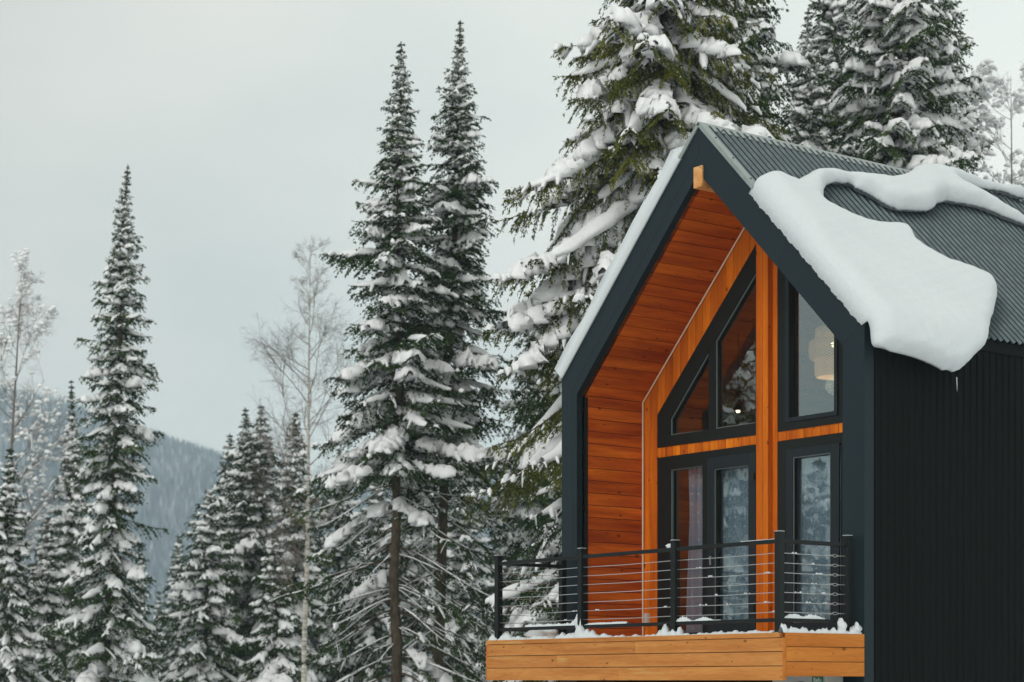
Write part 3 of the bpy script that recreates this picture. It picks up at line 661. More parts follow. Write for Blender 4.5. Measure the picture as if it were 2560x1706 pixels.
# recessed front wall: vertical planks with window openings, built as columns of boards
def inner_top(x): return IA-(IA-IK)*abs(x)/IX
tri = [(-2.009, 2.529), (-2.009, 2.956), (-.169, 4.853), (-.119, 4.818), (-.100, 2.512)]
def tri_top(x): return 2.956+(x+2.009)*(4.853-2.956)/(2.009-.169)
wl = MB(); x = -IX; r = random.Random(5)
while x < IX-.001:
    x1 = min(x+.142, IX)
    for edge in (-2.009, -.105, .197, 2.0):
        if x < edge-.004 < x1-.008: x1 = edge; break
    a, b = x+.003, x1-.003; mx = (a+b)/2; pid = r.random()
    holes = []
    if -2.009 < mx < -.11: holes = [(-1., 2.392, -1., 2.392), (2.52, tri_top(a), 2.52, tri_top(b))]
    elif .197 < mx < 2.0: holes = [(-1., 2.392, -1., 2.392), (2.512, min(inner_top(a)-.03, inner_top(a)), 2.512, inner_top(b)-.03)]
    segs = []; lo = (-.3, -.3)
    for h in holes:
        if h[0] > lo[0]: segs.append((lo, (h[0], h[2])))
        lo = (h[1], h[3])
    segs.append((lo, (inner_top(a), inner_top(b))))
    for (l0, l1), (u0, u1) in segs:
        if u0-l0 > .01 or u1-l1 > .01:
            wl.prism([(a, l0), (b, l1), (b, max(u1, l1+.001)), (a, max(u0, l0+.001))], D2, D2+.06, pid)
    x = x1
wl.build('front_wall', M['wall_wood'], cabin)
po = MB(); po.box((-.10, D2-.085, -.3), (.012, D2+.05, 5.36), .31); po.box((.016, D2-.085, -.3), (.105, D2+.05, 5.36), .72)
po.build('porch_post', M['wall_wood'], cabin, bevel=.003)

# light string along the corner of lining and wall
co = MB(); e = .03
co.tube([(-IX+e, D2-e, -.2), (-IX+e, D2-e, IK-.01), (-.1, D2-e, IA-.16)], .011, 8)
m_cord = mat('cream light string', (.72, .58, .42), .5); co.build('light_string', m_cord, cabin)
sk = MB(); sk.box((-2.235, D2-.055, .235), (-2.165, D2, .375)); sk.box((-2.225, D2-.062, .30), (-2.175, D2-.054, .365))
sk.build('outdoor_socket', mat('white plastic socket', (.55, .53, .48), .4), cabin, bevel=.006)

# windows --------------------------------------------------------
def inset_poly(poly, d):
    P = np.array(poly); n = len(P); out = []
    ar = sum(P[i][0]*P[(i+1) % n][1]-P[(i+1) % n][0]*P[i][1] for i in range(n)); sg = 1 if ar > 0 else -1
    for i in range(n):
        p0, p1, p2 = P[i-1], P[i], P[(i+1) % n]
        a = (p1-p0)/np.linalg.norm(p1-p0); b = (p2-p1)/np.linalg.norm(p2-p1)
        na = np.array([-a[1], a[0]])*sg; nb = np.array([-b[1], b[0]])*sg
        k = na+nb; k = k/(k@na); out.append(tuple(p1+k*d))
    return out
def framed(m, outer, inner, y0, y1):
    n = len(outer)
    for i in range(n):
        j = (i+1) % n
        m.prism([outer[i], outer[j], inner[j], inner[i]], y0, y1)
def window(poly, panes, y=D2, mt='frame', name='window', sash=.0):
    """poly = outer outline, panes = list of glass outlines; frame face at y-.01, glass recessed"""
    root = MB()
    # slab of frame with holes: strips between outline and panes are covered by simple bars
    return root
Gy = D2+.055
# triangular gable window, two panes
gw = MB()
O = [(-2.009, 2.525), (-.104, 2.505), (-.104, 4.835), (-.150, 4.872), (-2.009, 2.956)]
g1 = [(-1.763, 2.662), (-1.031, 2.646), (-1.031, 3.650), (-1.763, 2.874)]
g2 = [(-.912, 2.657), (-.185, 2.651), (-.185, 4.507), (-.912, 3.760)]
def bars(m, quads, y0, y1):
    for q in quads: m.prism(q, y0, y1)
Yf0, Yf1 = D2-.012, D2+.09
bars(gw, [[O[0], O[1], (-.104, 2.651), (-2.009, 2.662)],                                  # bottom
          [(-2.009, 2.662), (-1.763, 2.662), (-1.763, 2.874), (-2.009, 2.956)],            # left
          [(-2.009, 2.956), (-1.763, 2.874), (-1.031, 3.650), (-.912, 3.760), (-.185, 4.507), (-.150, 4.872)],  # slope
          [(-.185, 2.651), (-.104, 2.651), (-.104, 4.835), (-.150, 4.872), (-.185, 4.507)], # right
          [(-1.031, 2.655), (-.912, 2.655), (-.912, 3.760), (-1.031, 3.650)]], Yf0, Yf1)
win1 = gw.build('window', M['frame'], cabin)
bd_ = MB()
for gp in (g1, g2):
    gi = inset_poly(gp, .014); framed(bd_, gp, gi, D2+.006, D2+.02)
beadm = mat('pale glazing bead', (.10, .12, .12), .4); bd_.build('glazing_bead', beadm, win1)
for gp in (g1, g2):
    q = MB(); q.prism(gp, Gy, Gy+.006); q.build('pane', M['glass'], win1)
# right gable window
gw = MB()
zr0 = 2.505
def it(x, k=.05): return inner_top(x)-k
R1 = (.40, 1.146); R2 = (1.26, 1.86)
bars(gw, [[(.197, zr0), (2.0, zr0), (2.0, 2.65), (.197, 2.65)],
          [(.197, 2.65), (R1[0], 2.65), (R1[0], it(R1[0], .03)), (.197, it(.197, .03))],
          [(R1[1], 2.65), (R2[0], 2.65), (R2[0], it(R2[0], .03)), (R1[1], it(R1[1], .03))],
          [(R2[1], 2.65), (2.0, 2.65), (2.0, it(2.0, .03)), (R2[1], it(R2[1], .03))],
          [(R1[0], it(R1[0], .16)), (R1[1], it(R1[1], .16)), (R1[1], it(R1[1], .03)), (R1[0], it(R1[0], .03))],
          [(R2[0], it(R2[0], .16)), (R2[1], it(R2[1], .16)), (R2[1], it(R2[1], .03)), (R2[0], it(R2[0], .03))]], Yf0, Yf1)
win2 = gw.build('window', M['frame'], cabin)
bd_ = MB()
sash = [(R1[0]-.06, 2.60), (R1[1]+.05, 2.60), (R1[1]+.05, it(R1[1]+.05, .12)), (R1[0]-.06, it(R1[0]-.06, .12))]
gp = [(R1[0], 2.65), (R1[1], 2.65), (R1[1], it(R1[1], .18)), (R1[0], it(R1[0], .18))]
framed(bd_, sash, gp, D2-.03, D2-.0125)
bd_.build('sash', M['frame_blue'], win2)
q = MB(); q.prism([(R1[0], 2.65), (R1[1], 2.65), (R1[1], it(R1[1], .16)), (R1[0], it(R1[0], .16))], Gy, Gy+.006); q.build('pane', M['glass'], win2)
q = MB(); q.prism([(R2[0], 2.65), (R2[1], 2.65), (R2[1], it(R2[1], .16)), (R2[0], it(R2[0], .16))], Gy, Gy+.006); q.build('pane', M['glass'], win2)

def rectframe(m, x0, x1, z0, z1, l, r_, b, t, y0, y1):
    m.box((x0, y0, z0), (x0+l, y1, z1)); m.box((x1-r_, y0, z0), (x1, y1, z1))
    m.box((x0+l, y0, z0), (x1-r_, y1, z0+b)); m.box((x0+l, y0, z1-t), (x1-r_, y1, z1))
# lower left: fixed light and balcony door leaf
m = MB(); rectframe(m, -2.009, -.104, -.02, 2.392, .255, .05, .13, .175, Yf0, Yf1); m.box((-1.145, Yf0, .11), (-1.03, Yf1, 2.217))
dwin = m.build('window', M['frame'], cabin)
m = MB(); rectframe(m, -1.754, -1.145, .13, 2.217, .012, .012, .012, .012, D2+.0, D2+.03); m.build('glazing_bead', beadm, dwin)
q = MB(); q.box((-1.754, Gy, .11), (-1.145, Gy+.006, 2.217)); q.build('pane', M['glass'], dwin)
m = MB(); rectframe(m, -1.025, -.155, .06, 2.30, .13, .125, .165, .155, D2-.045, D2-.0125)
door = m.build('door', M['frame_blue'], cabin, bevel=.006)
m = MB(); rectframe(m, -.897, -.278, .222, 2.148, .012, .012, .012, .012, D2-.035, D2-.02); m.build('glazing_bead', beadm, door)
m = MB(); m.box((-1.025, D2-.01, .06), (-.895, D2+.06, 2.30)); m.box((-.28, D2-.01, .06), (-.155, D2+.06, 2.30)); m.box((-.895, D2-.01, .06), (-.28, D2+.06, .225)); m.box((-.895, D2-.01, 2.145), (-.28, D2+.06, 2.30)); m.build('door_core', M['frame'], door)
q = MB(); q.box((-.895, Gy-.02, .225), (-.28, Gy-.014, 2.145)); q.build('pane', M['glass'], door)
m = MB(); m.box((-.970, D2-.055, .95), (-.948, D2-.045, 1.06)); m.tube([(-.96, D2-.05, 1.03), (-.96, D2-.08, 1.03)], .009); m.build('handle', M['cable'], door)
for hz in (.35, 1.95):
    m = MB(); m.tube([(-.165, D2-.06, hz), (-.165, D2-.06, hz+.09)], .012); m.build('hinge', M['frame'], door)
# lower right door light
m = MB(); rectframe(m, .197, 2.0, -.02, 2.385, .17, .25, .12, .12, Yf0, Yf1); m.box((1.24, Yf0, .10), (1.34, Yf1, 2.265))
rwin = m.build('window', M['frame'], cabin)
m = MB(); rectframe(m, .372, 1.235, .05, 2.27, .105, .14, .14, .10, D2-.04, D2-.0125); m.build('sash', M['frame_blue'], rwin, bevel=.006)
m = MB(); rectframe(m, .478, 1.094, .19, 2.17, .012, .012, .012, .012, D2-.03, D2-.015); m.build('glazing_bead', beadm, rwin)
q = MB(); q.box((.477, Gy-.02, .19), (1.095, Gy-.014, 2.17)); q.build('pane', M['glass'], rwin)
q = MB(); q.box((1.34, Gy-.02, .10), (1.75, Gy-.014, 2.265)); q.build('pane', M['glass'], rwin)

# interior room
m = MB(); iy0, iy1 = D2+.30, 6.2
m.box((-IX-.06, iy1, -.3), (IX+.06, iy1+.05, 5.7)); m.box((-IX-.05, D2+.26, -.3), (-IX, iy1, IK)); m.box((IX, D2+.26, -.3), (IX+.05, iy1, IK))
m.build('inner_wall', M['interior'], cabin)
m = MB()
for s in (-1, 1):
    m.prism([(s*IX, IK), (0, IA), (0, IA+.05), (s*(IX+.05), IK)], D2+.26, iy1)
m.build('inner_ceiling', M['soffit'], cabin)
m = MB(); m.box((-IX, D2+.10, -.06), (IX, iy1, -.02)); m.build('inner_floor', M['interior_dark'], cabin)

bulb_m = bpy.data.materials.new('warm bulb'); bulb_m.use_nodes = True
b = bulb_m.node_tree.nodes['Principled BSDF']; b.inputs['Emission Color'].default_value = (1, .72, .38, 1); b.inputs['Emission Strength'].default_value = 9
for (sx, sy, sz) in ((-1.93, 2.0, 3.14), (-1.45, 2.0, 3.02), (-1.02, 2.0, 2.90)):
    rt = MB(); rt.tube([(sx, sy, sz+.03), (sx, sy, inner_top(sx)+.02)], .008); rt.lathe([(.0, .06), (.035, .06), (.04, 0), (.035, 0.)], (sx, sy, sz), 14)
    o = rt.build('ceiling_spotlight', M['frame'], cabin, smooth=False)
    bl = MB(); bl.lathe([(.0, -.03), (.02, -.024), (.028, -.008), (.026, .004), (0, .008)], (sx, sy, sz), 12); bl.build('bulb', bulb_m, o, smooth=True)

# pendant lamp: woven three tier shade
lamp = empty('pendant_lamp', (.27, 2.0, 0)); tag(lamp, 'woven rattan pendant lamp with three tiers behind the right gable window', 'lamp')
def weave(name):
    m = bpy.data.materials.new(name); m.use_nodes = True; g = N(m); bb = g.b
    bb.inputs['Roughness'].default_value = .7
    tc = g.n('ShaderNodeTexCoord'); sep = g.n('ShaderNodeSeparateXYZ'); g.l(tc.outputs['Object'], sep.inputs[0])
    ang = g.math('ARCTAN2', sep.outputs[0], sep.outputs[1])
    a = g.math('SINE', g.math('ADD', g.math('MULTIPLY', ang, 30.), g.math('MULTIPLY', sep.outputs[2], 190.)))
    c = g.math('SINE', g.math('SUBTRACT', g.math('MULTIPLY', ang, 30.), g.math('MULTIPLY', sep.outputs[2], 190.)))
    k = g.math('MAXIMUM', a, c); col = g.ramp(k, [(.2, (.22, .13, .06)), (.75, (.72, .50, .28))]); g.l(col, bb.inputs['Base Color'])
    tr = g.n('ShaderNodeBsdfTransparent'); mx = g.n('ShaderNodeMixShader'); al = g.ramp(k, [(.15, (.35, .35, .35)), (.5, (1, 1, 1))])
    bb.inputs['Emission Color'].default_value = (1, .62, .32, 1); bb.inputs['Emission Strength'].default_value = .13
    out = g.t.nodes['Material Output']; g.l(al, mx.inputs[0]); g.l(tr.outputs[0], mx.inputs[1]); g.l(bb.outputs[0], mx.inputs[2]); g.l(mx.outputs[0], out.inputs[0])
    return m
wv_m = weave('rattan weave')
LZ = 3.44
for (r0_, z0_, z1_) in ((.235, LZ+.20, LZ+.42), (.31, LZ+.02, LZ+.26), (.24, LZ-.20, LZ+.06)):
    q = MB(); q.lathe([(r0_*.9, z1_), (r0_, z1_-.03), (r0_*1.02, (z0_+z1_)/2), (r0_, z0_+.03), (r0_*.92, z0_)], (0, 0, 0), 40); o = q.build('lamp_shade', wv_m, lamp, smooth=True)
q = MB(); q.tube([(0, 0, LZ+.25), (0, 0, inner_top(.27))], .008); q.build('lamp_cord', M['frame'], lamp)
q = MB(); q.lathe([(0, LZ+.16), (.03, LZ+.18), (.045, LZ+.22), (.03, LZ+.26), (0, LZ+.28)], (0, 0, 0), 14); q.build('bulb', bulb_m, lamp, smooth=True)

ld = bpy.data.lights.new('lamp_light', 'POINT'); ld.energy = 7; ld.color = (1, .78, .52); ld.shadow_soft_size = .12
lo_ = bpy.data.objects.new('lamp_light', ld); C.objects.link(lo_); lo_.location = (0, 0, LZ-.30); lo_.parent = lamp
# curtains
def curtain_mat():
    m = bpy.data.materials.new('dotted sheer curtain'); m.use_nodes = True; g = N(m); bb = g.b; bb.inputs['Roughness'].default_value = .9
    tc = g.n('ShaderNodeTexCoord'); mp = g.n('ShaderNodeMapping'); mp.inputs['Scale'].default_value = (1, 0, 1); g.l(tc.outputs['Object'], mp.inputs[0])
    vo = g.n('ShaderNodeTexVoronoi', i_Scale=8.5, i_Randomness=.15); g.l(mp.outputs[0], vo.inputs[0])
    dot = g.math('LESS_THAN', vo.outputs['Distance'], .13)
    g.l(g.mix(dot, (.55, .62, .78), (.95, .95, .97)), bb.inputs['Base Color'])
    tr = g.n('ShaderNodeBsdfTransparent'); mx = g.n('ShaderNodeMixShader'); out = g.t.nodes['Material Output']
    g.l(g.math('ADD', g.math('MULTIPLY', dot, .18), .80), mx.inputs[0]); g.l(tr.outputs[0], mx.inputs[1]); g.l(bb.outputs[0], mx.inputs[2]); g.l(mx.outputs[0], out.inputs[0])
    return m
cm = curtain_mat()
def curtain(x0, x1, z0, z1, y, label, seed, pull=0.):
    rg = np.random.default_rng(seed); nx, nz = 90, 24; V = []
    ph = rg.uniform(0, 6, 4); fq = rg.uniform(.8, 1.3, 4)
    for j in range(nz):
        v = j/(nz-1); 
        for i in range(nx):
            u = i/(nx-1)
            amp = .035*(.5+.5*v)
            yy = amp*(sin(u*34*fq[0]+ph[0])+.5*sin(u*61*fq[1]+ph[1]+v*1.5)+.6*sin(u*15+ph[2]+v))
            xx = x0+(x1-x0)*u + .02*sin(v*5+u*9)+ pull*(1-v)**1.0*(1-u)
            V.append((xx, y+yy, z1+(z0-z1)*v))
    ii = np.arange(nx*nz).reshape(nz, nx); F = np.stack([ii[:-1, :-1], ii[:-1, 1:], ii[1:, 1:], ii[1:, :-1]], -1).reshape(-1, 4)
    o = npmesh('curtain', np.array(V), F, cm, None, True)
    tag(o, label, 'curtain', 'sheer dotted curtains in the lower windows')
curtain(-1.60, -1.06, .02, 2.32, D2+.15, 'sheer dotted curtain hanging in the right half of the left balcony window', 1, pull=.0)
curtain(-1.02, -.18, .02, 2.32, D2+.16, 'sheer dotted curtain behind the glass of the balcony door', 2)
curtain(.36, 1.30, .02, 2.32, D2+.15, 'sheer bluish curtain behind the glass right of the centre post', 3)

# roof -----------------------------------------------------------
def corrug(lenY, y0, per=.112, h=.030):
    ys = []; hs = []
    y = y0
    while y < y0+lenY:
        for dy, hh_ in ((0, 0), (.030, 0), (.046, h), (.078, h), (.094, 0)): ys.append(y+dy); hs.append(hh_)
        y += per
    return np.array(ys), np.array(hs)
ys, hs = corrug(LEN, .06)
def roofpt(s, y, n_, side=1): # side +1 right slope
    return (side*(s*cos(ALP)+n_*sin(ALP)), y, H-s*sin(ALP)+n_*cos(ALP))
for side in (1, -1):
    V = []; ss = [.02, 1.2, 2.4, SE+.03]; K = len(ss)
    for y, hh_ in zip(ys, hs):
        for s in ss: V.append(roofpt(s, y, .02+hh_, side))
        for s in ss: V.append(roofpt(s, y, .016+hh_, side))
    V = np.array(V); n = len(ys); F = []
    for i in range(n-1):
        a, b = i*2*K, (i+1)*2*K
        for k in range(K-1):
            F.append((a+k, b+k, b+k+1, a+k+1)); F.append((a+K+k, a+K+k+1, b+K+k+1, b+K+k))
        F.append((a+K-1, b+K-1, b+2*K-1, a+2*K-1))
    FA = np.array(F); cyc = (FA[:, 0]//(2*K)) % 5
    o = npmesh('roof', V, FA, M['roof'], cabin, pid=np.where(cyc == 1, 1., 0.))  # pid marks the rib side faces that carry the painted highlight
    if side == 1: roof_o = o
m = MB()   # solid roof build-up under the sheet
for s in (1, -1):
    m.prism([(0, H-.005), (s*(W-.004), EZ-.004), (s*(W-.004), EZ-.09), (s*(IX+.07), IK-.02), (0, IA+.06)], th+.002, LEN)
m.build('roof_core', M['cladding'], cabin)
m = MB()
for s in (1, -1):   # ridge cap wings
    m.prism([(0, H+.062), (s*.155*cos(ALP), H+.062-.155*sin(ALP)), (s*.155*cos(ALP)-s*.004, H+.058-.155*sin(ALP)-.004), (0, H+.055)], -.02, LEN)
m.build('ridge_cap', M['flashing'], roof_o)
m = MB()   # verge flashing along the gable edges
for s in (1, -1):
    P0 = lambda sd, nn: (s*(sd*cos(ALP)+nn*sin(ALP)), H-sd*sin(ALP)+nn*cos(ALP))
    m.prism([P0(.0, .048), P0(SE+.02, .048), P0(SE+.02, .0), P0(.0, .0)], -.018, .085)
m.build('verge_flashing', M['flashing'], roof_o)
for k in range(22):
    m = MB(); m.lathe([(.0, .012), (.010, .010), (.012, 0)], roofpt(.12, .25+k*.42, .062), 8); m.build('roof_screw', M['seam'], roof_o)
for k in range(9):
    m = MB(); m.lathe([(.0, .012), (.009, .010), (.011, 0)], roofpt(.3+k*.42, .045, .049), 8); m.build('roof_screw', M['seam'], roof_o)
# side walls, corrugated vertically
ysw, hsw = corrug(LEN-.1, .145, .112, .018)
for side in (1, -1):
    V = []; 
    for y, hh_ in zip(ysw, hsw):
        for z in (GZ, 1., EZ-.10): V.append((side*(W-.022+hh_), y, z))
    n = len(ysw); F = []
    for i in range(n-1):
        for k in range(2): F.append((i*3+k, (i+1)*3+k, (i+1)*3+k+1, i*3+k+1) if side > 0 else (i*3+k, i*3+k+1, (i+1)*3+k+1, (i+1)*3+k))
    npmesh('side_wall', V, np.array(F), M['cladding'], cabin)
m = MB(); m.box((W-.006, .142, EZ-.135), (W+.012, LEN, EZ-.012)); m.build('eave_trim', M['cladding'], cabin)
m = MB(); m.box((W-.02, -.004, GZ), (W+.010, .142, EZ-.02)); m.build('corner_trim', M['fascia'], cabin)
m = MB()
for s in (1, -1): m.box((min(s*(W-.04), s*(W-.1)), .14, GZ), (max(s*(W-.04), s*(W-.1)), LEN, EZ-.1))
m.box((-W+.05, LEN-.05, GZ), (W-.05, LEN, EZ)); m.prism([(-W+.05, EZ), (W-.05, EZ), (0, H-.1)], LEN-.05, LEN)
m.build('wall_core', M['interior_dark'], cabin)
m = MB(); m.box((-IX, .9, GZ), (IX, 1.0, -.30)); m.build('lower_wall', M['cladding'], cabin)

# ------------------------------------------------------------------ balcony
BY, BX = -1.20, 2.62
m = MB(); r = random.Random(9)
# front boards: three rows with butt joints
rows = [(-.056, -.193), (-.201, -.343), (-.351, -.497)]
cuts = [[.30, 9], [-1.02, 9], [.10, 9]]
cuts = [[-BX, -.985+.0, .30, BX], [-BX, -1.35, BX], [-BX, -.28, BX]]
cuts = [[-BX, .25, BX-.012], [-BX, -1.20, BX-.012], [-BX, -.05, BX-.012]]
for (z1_, z0_), cs in zip(rows, cuts):
    for a, b in zip(cs[:-1], cs[1:]): m.box((a+.001, BY, z0_), (b-.001, BY+.028, z1_), r.random())
m.box((-BX, BY-.012, -.050), (BX-.05, BY+.14, -.0), .4)
fb = m.build('balcony', M['deck_wood'], cabin)
for sgn in (1, -1):
  m = MB()
  for (z1_, z0_) in ((-.002, -.144), (-.151, -.299), (-.306, -.455)):
    xa, xb = sorted((sgn*(BX-.012), sgn*(BX+.014))); m.box((xa, BY+.03, z0_), (xb, -.002, z1_), r.random())
  xa, xb = sorted((sgn*(BX-.011), sgn*(BX+.012))); m.box((xa, BY-.002, -.497), (xb, BY+.028, -.052), .1)
  m.build('side_boards', M['deck_wood_side'], fb)
m = MB(); y = BY+.145; i = 0
while y < D2: m.box((-BX+.02 if y < -.02 else -IX+.01, y, -.06), (BX-.02 if y < -.02 else IX-.01, min(y+.115, D2-.002), -.032), r.random()); y += .12
m.build('deck_boards', M['deck_wood'], fb)
m = MB(); m.box((-BX+.03, BY+.03, -.30), (BX-.03, .0, -.07)); m.build('deck_frame', M['interior_dark'], fb)

PY, PX, PS = -1.12, 2.48, .0375
railing = MB()
px = [-PX, -.82, .84, PX]
for a, b in zip(px[:-1], px[1:]):
    railing.box((a+PS, PY-.022, .94), (b-PS, PY+.022, .982)); railing.box((a+PS, PY-.020, .115), (b-PS, PY+.020, .155))
for s in (-1, 1):
    railing.box((s*PX-.022, PY+PS, .94), (s*PX+.022, -.10-PS, .982)); railing.box((s*PX-.02, PY+PS, .115), (s*PX+.02, -.10-PS, .155))
rl = railing.build('railing', M['rail'], cabin, bevel=.003)
posts = [(x_, PY) for x_ in px] + [(PX, -.10), (-PX, -.10)]
for (x_, y_) in posts:
    q = MB(); q.box((x_-PS, y_-PS, -.01), (x_+PS, y_+PS, 1.045)); q.box((x_-.06, y_-.06, -.002), (x_+.06, y_+.06, .008)); o = q.build('railing_post', M['rail'], rl, bevel=.003)
    q = MB(); q.box((x_-PS-.006, y_-PS-.006, 1.045), (x_+PS+.006, y_+PS+.006, 1.060)); q2 = q.build('post_cap', M['rail'], rl, bevel=.003)
cz = [.94-.103*(k+1)+.0 for k in range(7)]
for z in cz:
    q = MB(); dz = -.006
    for a, b in zip(px[:-1], px[1:]): q.tube([(a, PY, z), ((a+b)/2, PY, z+dz), (b, PY, z)], .0038, 6)
    q.tube([(-PX, PY, z), (-PX, -.6, z+dz), (-PX, -.10, z)], .0038, 6)
    q.tube([(PX, PY, z), (PX, -.70, z-.003), (PX, -.40, z-.004)], .0038, 6)
    q.build('cable', M['cable'], rl)
    q = MB()      # turnbuckle: loop, twist, eye bolt
    jz = random.uniform(-.006, .002)
    for k in range(4): q.tube([(PX+.012*sin(t)+.0, -.42+.016*k*1.5+.010*cos(t), z+jz+.010*sin(t+1)) for t in np.linspace(0, 2*pi, 9)], .003, 5)
    q.tube([(PX, -.33, z), (PX, -.315, z+.012), (PX, -.29, z+.014), (PX, -.265, z+.010), (PX, -.25, z)], .0042, 5)
    q.tube([(PX, -.33, z), (PX, -.315, z-.012), (PX, -.29, z-.014), (PX, -.265, z-.010), (PX, -.25, z)], .0042, 5)
    q.tube([(PX, -.255, z), (PX, -.137, z)], .0055, 6)
    q.build('turnbuckle', M['cable'], rl)

# lumps of snow on rails and deck edge
def heap(m, pts, wy, base, seed, n=3):
    """pts: list of (x or position, height) along a line; builds a ragged ridge of snow. m is list of arrays"""
def ragged(name, path, hfun, wid, label, seed, step=.012, z0=0., parent=None):
    """ridge of snow along a straight path (p0,p1) in xy, height from hfun(t metres)"""
    rg = np.random.default_rng(seed); p0, p1 = np.array(path[0], float), np.array(path[1], float); d = p1-p0; Ln = np.linalg.norm(d); d /= Ln; s_ = np.array([-d[1], d[0]])
    n = int(Ln/step)+1; t = np.linspace(0, Ln, n); V = []; nc = 9
    hh_ = np.array([hfun(a) for a in t])*rg.uniform(.8, 1.2, n)+.001
    for i in range(n):
        w = wid*(.75+.25*min(1, hh_[i]/.05))*rg.uniform(.85, 1.1); 
        for j in range(nc):
            a = -1+2*j/(nc-1); q = p0+d*t[i]+s_*(a*w)
            hz = hh_[i]*max(0, 1-abs(a)**2.5)*rg.uniform(.72, 1.15)
            V.append((q[0], q[1], z0+hz-.001))
    V = np.array(V); ii = np.arange(n*nc).reshape(n, nc); F = np.stack([ii[:-1, :-1], ii[1:, :-1], ii[1:, 1:], ii[:-1, 1:]], -1).reshape(-1, 4)
    # closing underside
    bot = V.copy(); bot[:, 2] = z0-.0; k = len(V)
    Fb = F[:, ::-1]+k; e0 = np.stack([ii[:-1, 0], ii[1:, 0], ii[1:, 0]+k, ii[:-1, 0]+k], -1); e1 = np.stack([ii[1:, -1], ii[:-1, -1], ii[:-1, -1]+k, ii[1:, -1]+k], -1)
    o = npmesh(name, np.concatenate([V, bot]), np.concatenate([F, Fb, e0, e1]), M['roof_snow'], parent, True)
    if label: tag(o, label, 'snow', 'snow left on the balcony')
    return o
def bump(*bs):
    return lambda t: .0+sum(h*max(0, 1-abs((t-c)/w)**e)for c, w, h, e in bs)
def edge1(t):   # along the front board from left corner
    rr = .012+.008*sin(t*23)+.006*sin(t*57)
    return max(rr, 0.004)+bump((.05, .09, .05, 2), (.30, .14, .055, 2), (.5, .3, .03, 1), (1.0, .2, .03, 2), (1.45, .13, .04, 2), (1.62, .12, .05, 2), (1.78, .08, .15, 2.2), (1.87, .1, .07, 2), (2.0, .12, .05, 2), (2.2, .2, .025, 1), (3.24, .07, .06, 2), (3.31, .055, .10, 2.2), (3.45, .10, .05, 2), (3.555, .025, .07, 3), (4.3, .5, .012, 2), (4.8, .2, .015, 1))(t)
ragged('deck_snow', ((-2.60, BY+.055), (2.54, BY+.055)), edge1, .055, 'ragged crust of snow along the front edge of the balcony with peaks at the posts', 1)
def edge2(t):
    return .018+.012*sin(t*31)**2+bump((.03, .06, .065, 2), (.17, .11, .035, 2), (.33, .06, .035, 2), (.62, .1, .025, 2), (.78, .05, .04, 2), (.90, .05, .03, 2), (1.10, .09, .05, 2))(t)
ragged('deck_snow', ((2.57, BY+.01), (2.57, -.01)), edge2, .045, 'chunky crust of snow along the right side edge of the balcony', 2)
def lump(label, pos, sz, seed, name='snow_clump'):
    rg = np.random.default_rng(seed); import bmesh
    bm = bmesh.new(); bmesh.ops.create_icosphere(bm, subdivisions=3, radius=1.)
    ph = rg.uniform(0, 6, 6)
    for v in bm.verts:
        c = v.co; k = 1+.20*sin(3*c.x+ph[0]+2*c.z)+.18*sin(5*c.y+ph[1])+.14*sin(7*c.z+ph[2]+3*c.x)+.12*sin(13*c.x+ph[3])*sin(11*c.z+ph[4]+5*c.y)
        v.co = c*k; v.co.x *= sz[0]; v.co.y *= sz[1]; v.co.z *= sz[2]
    me = bpy.data.meshes.new(name); bm.to_mesh(me); bm.free(); me.materials.append(M['roof_snow'])
    me.polygons.foreach_set('use_smooth', [True]*len(me.polygons))
    o = bpy.data.objects.new(name, me); C.objects.link(o); o.location = pos; tag(o, label, 'snow', 'snow left on the balcony'); return o
lump('upright block of snow beside the right end post on the balcony side edge', (2.555, -.27, .075), (.045, .055, .08), 3)
lump('jagged lump of snow in front of the cabin corner at the balcony right end', (2.575, -.055, .05), (.035, .045, .06), 4)
lump('wedge of snow on the lower rail against the second railing post from the left', (-.885, PY, .205), (.035, .03, .085), 5)
lump('small pointed lump of snow on the top rail beside the third post', (.745, PY, .998), (.045, .02, .03), 6)
lump('sliver of snow on the top rail near the corner post', (-2.35, PY, .984), (.03, .018, .012), 7)
lump('broad pale block of snow on the deck behind the left corner of the railing', (-2.42, -.42, .07), (.12, .22, .10), 8)
ragged('rail_snow', ((-1.92, PY), (-.86, PY)), lambda t: .022+.012*sin(t*17)**2+bump((1.0, .12, .06, 1))(t), .02, 'strip of snow on the lower rail in the left railing bay', 11, z0=.155)
ragged('rail_snow', ((-.78, PY), (.02, PY)), lambda t: .022*min(1, t/.12), .02, 'strip of snow on the lower rail in the middle bay by the second post', 12, z0=.155)
ragged('rail_snow', ((.86, PY), (1.60, PY)), lambda t: .006+bump((.12, .13, .045, 2), (.45, .15, .035, 1.5))(t), .02, 'strip of snow on the lower rail in the right front bay', 13, z0=.155)
ragged('rail_snow', ((PX, -1.06), (PX, -.45)), lambda t: .008+bump((.15, .14, .04, 2), (.42, .16, .035, 2))(t), .018, 'strip of snow on the lower side rail right of the corner post', 14, z0=.155)
ragged('rail_snow', ((1.9, PY), (2.43, PY)), lambda t: .007, .018, 'thin line of snow on the top rail left of the corner post', 15, z0=.982)
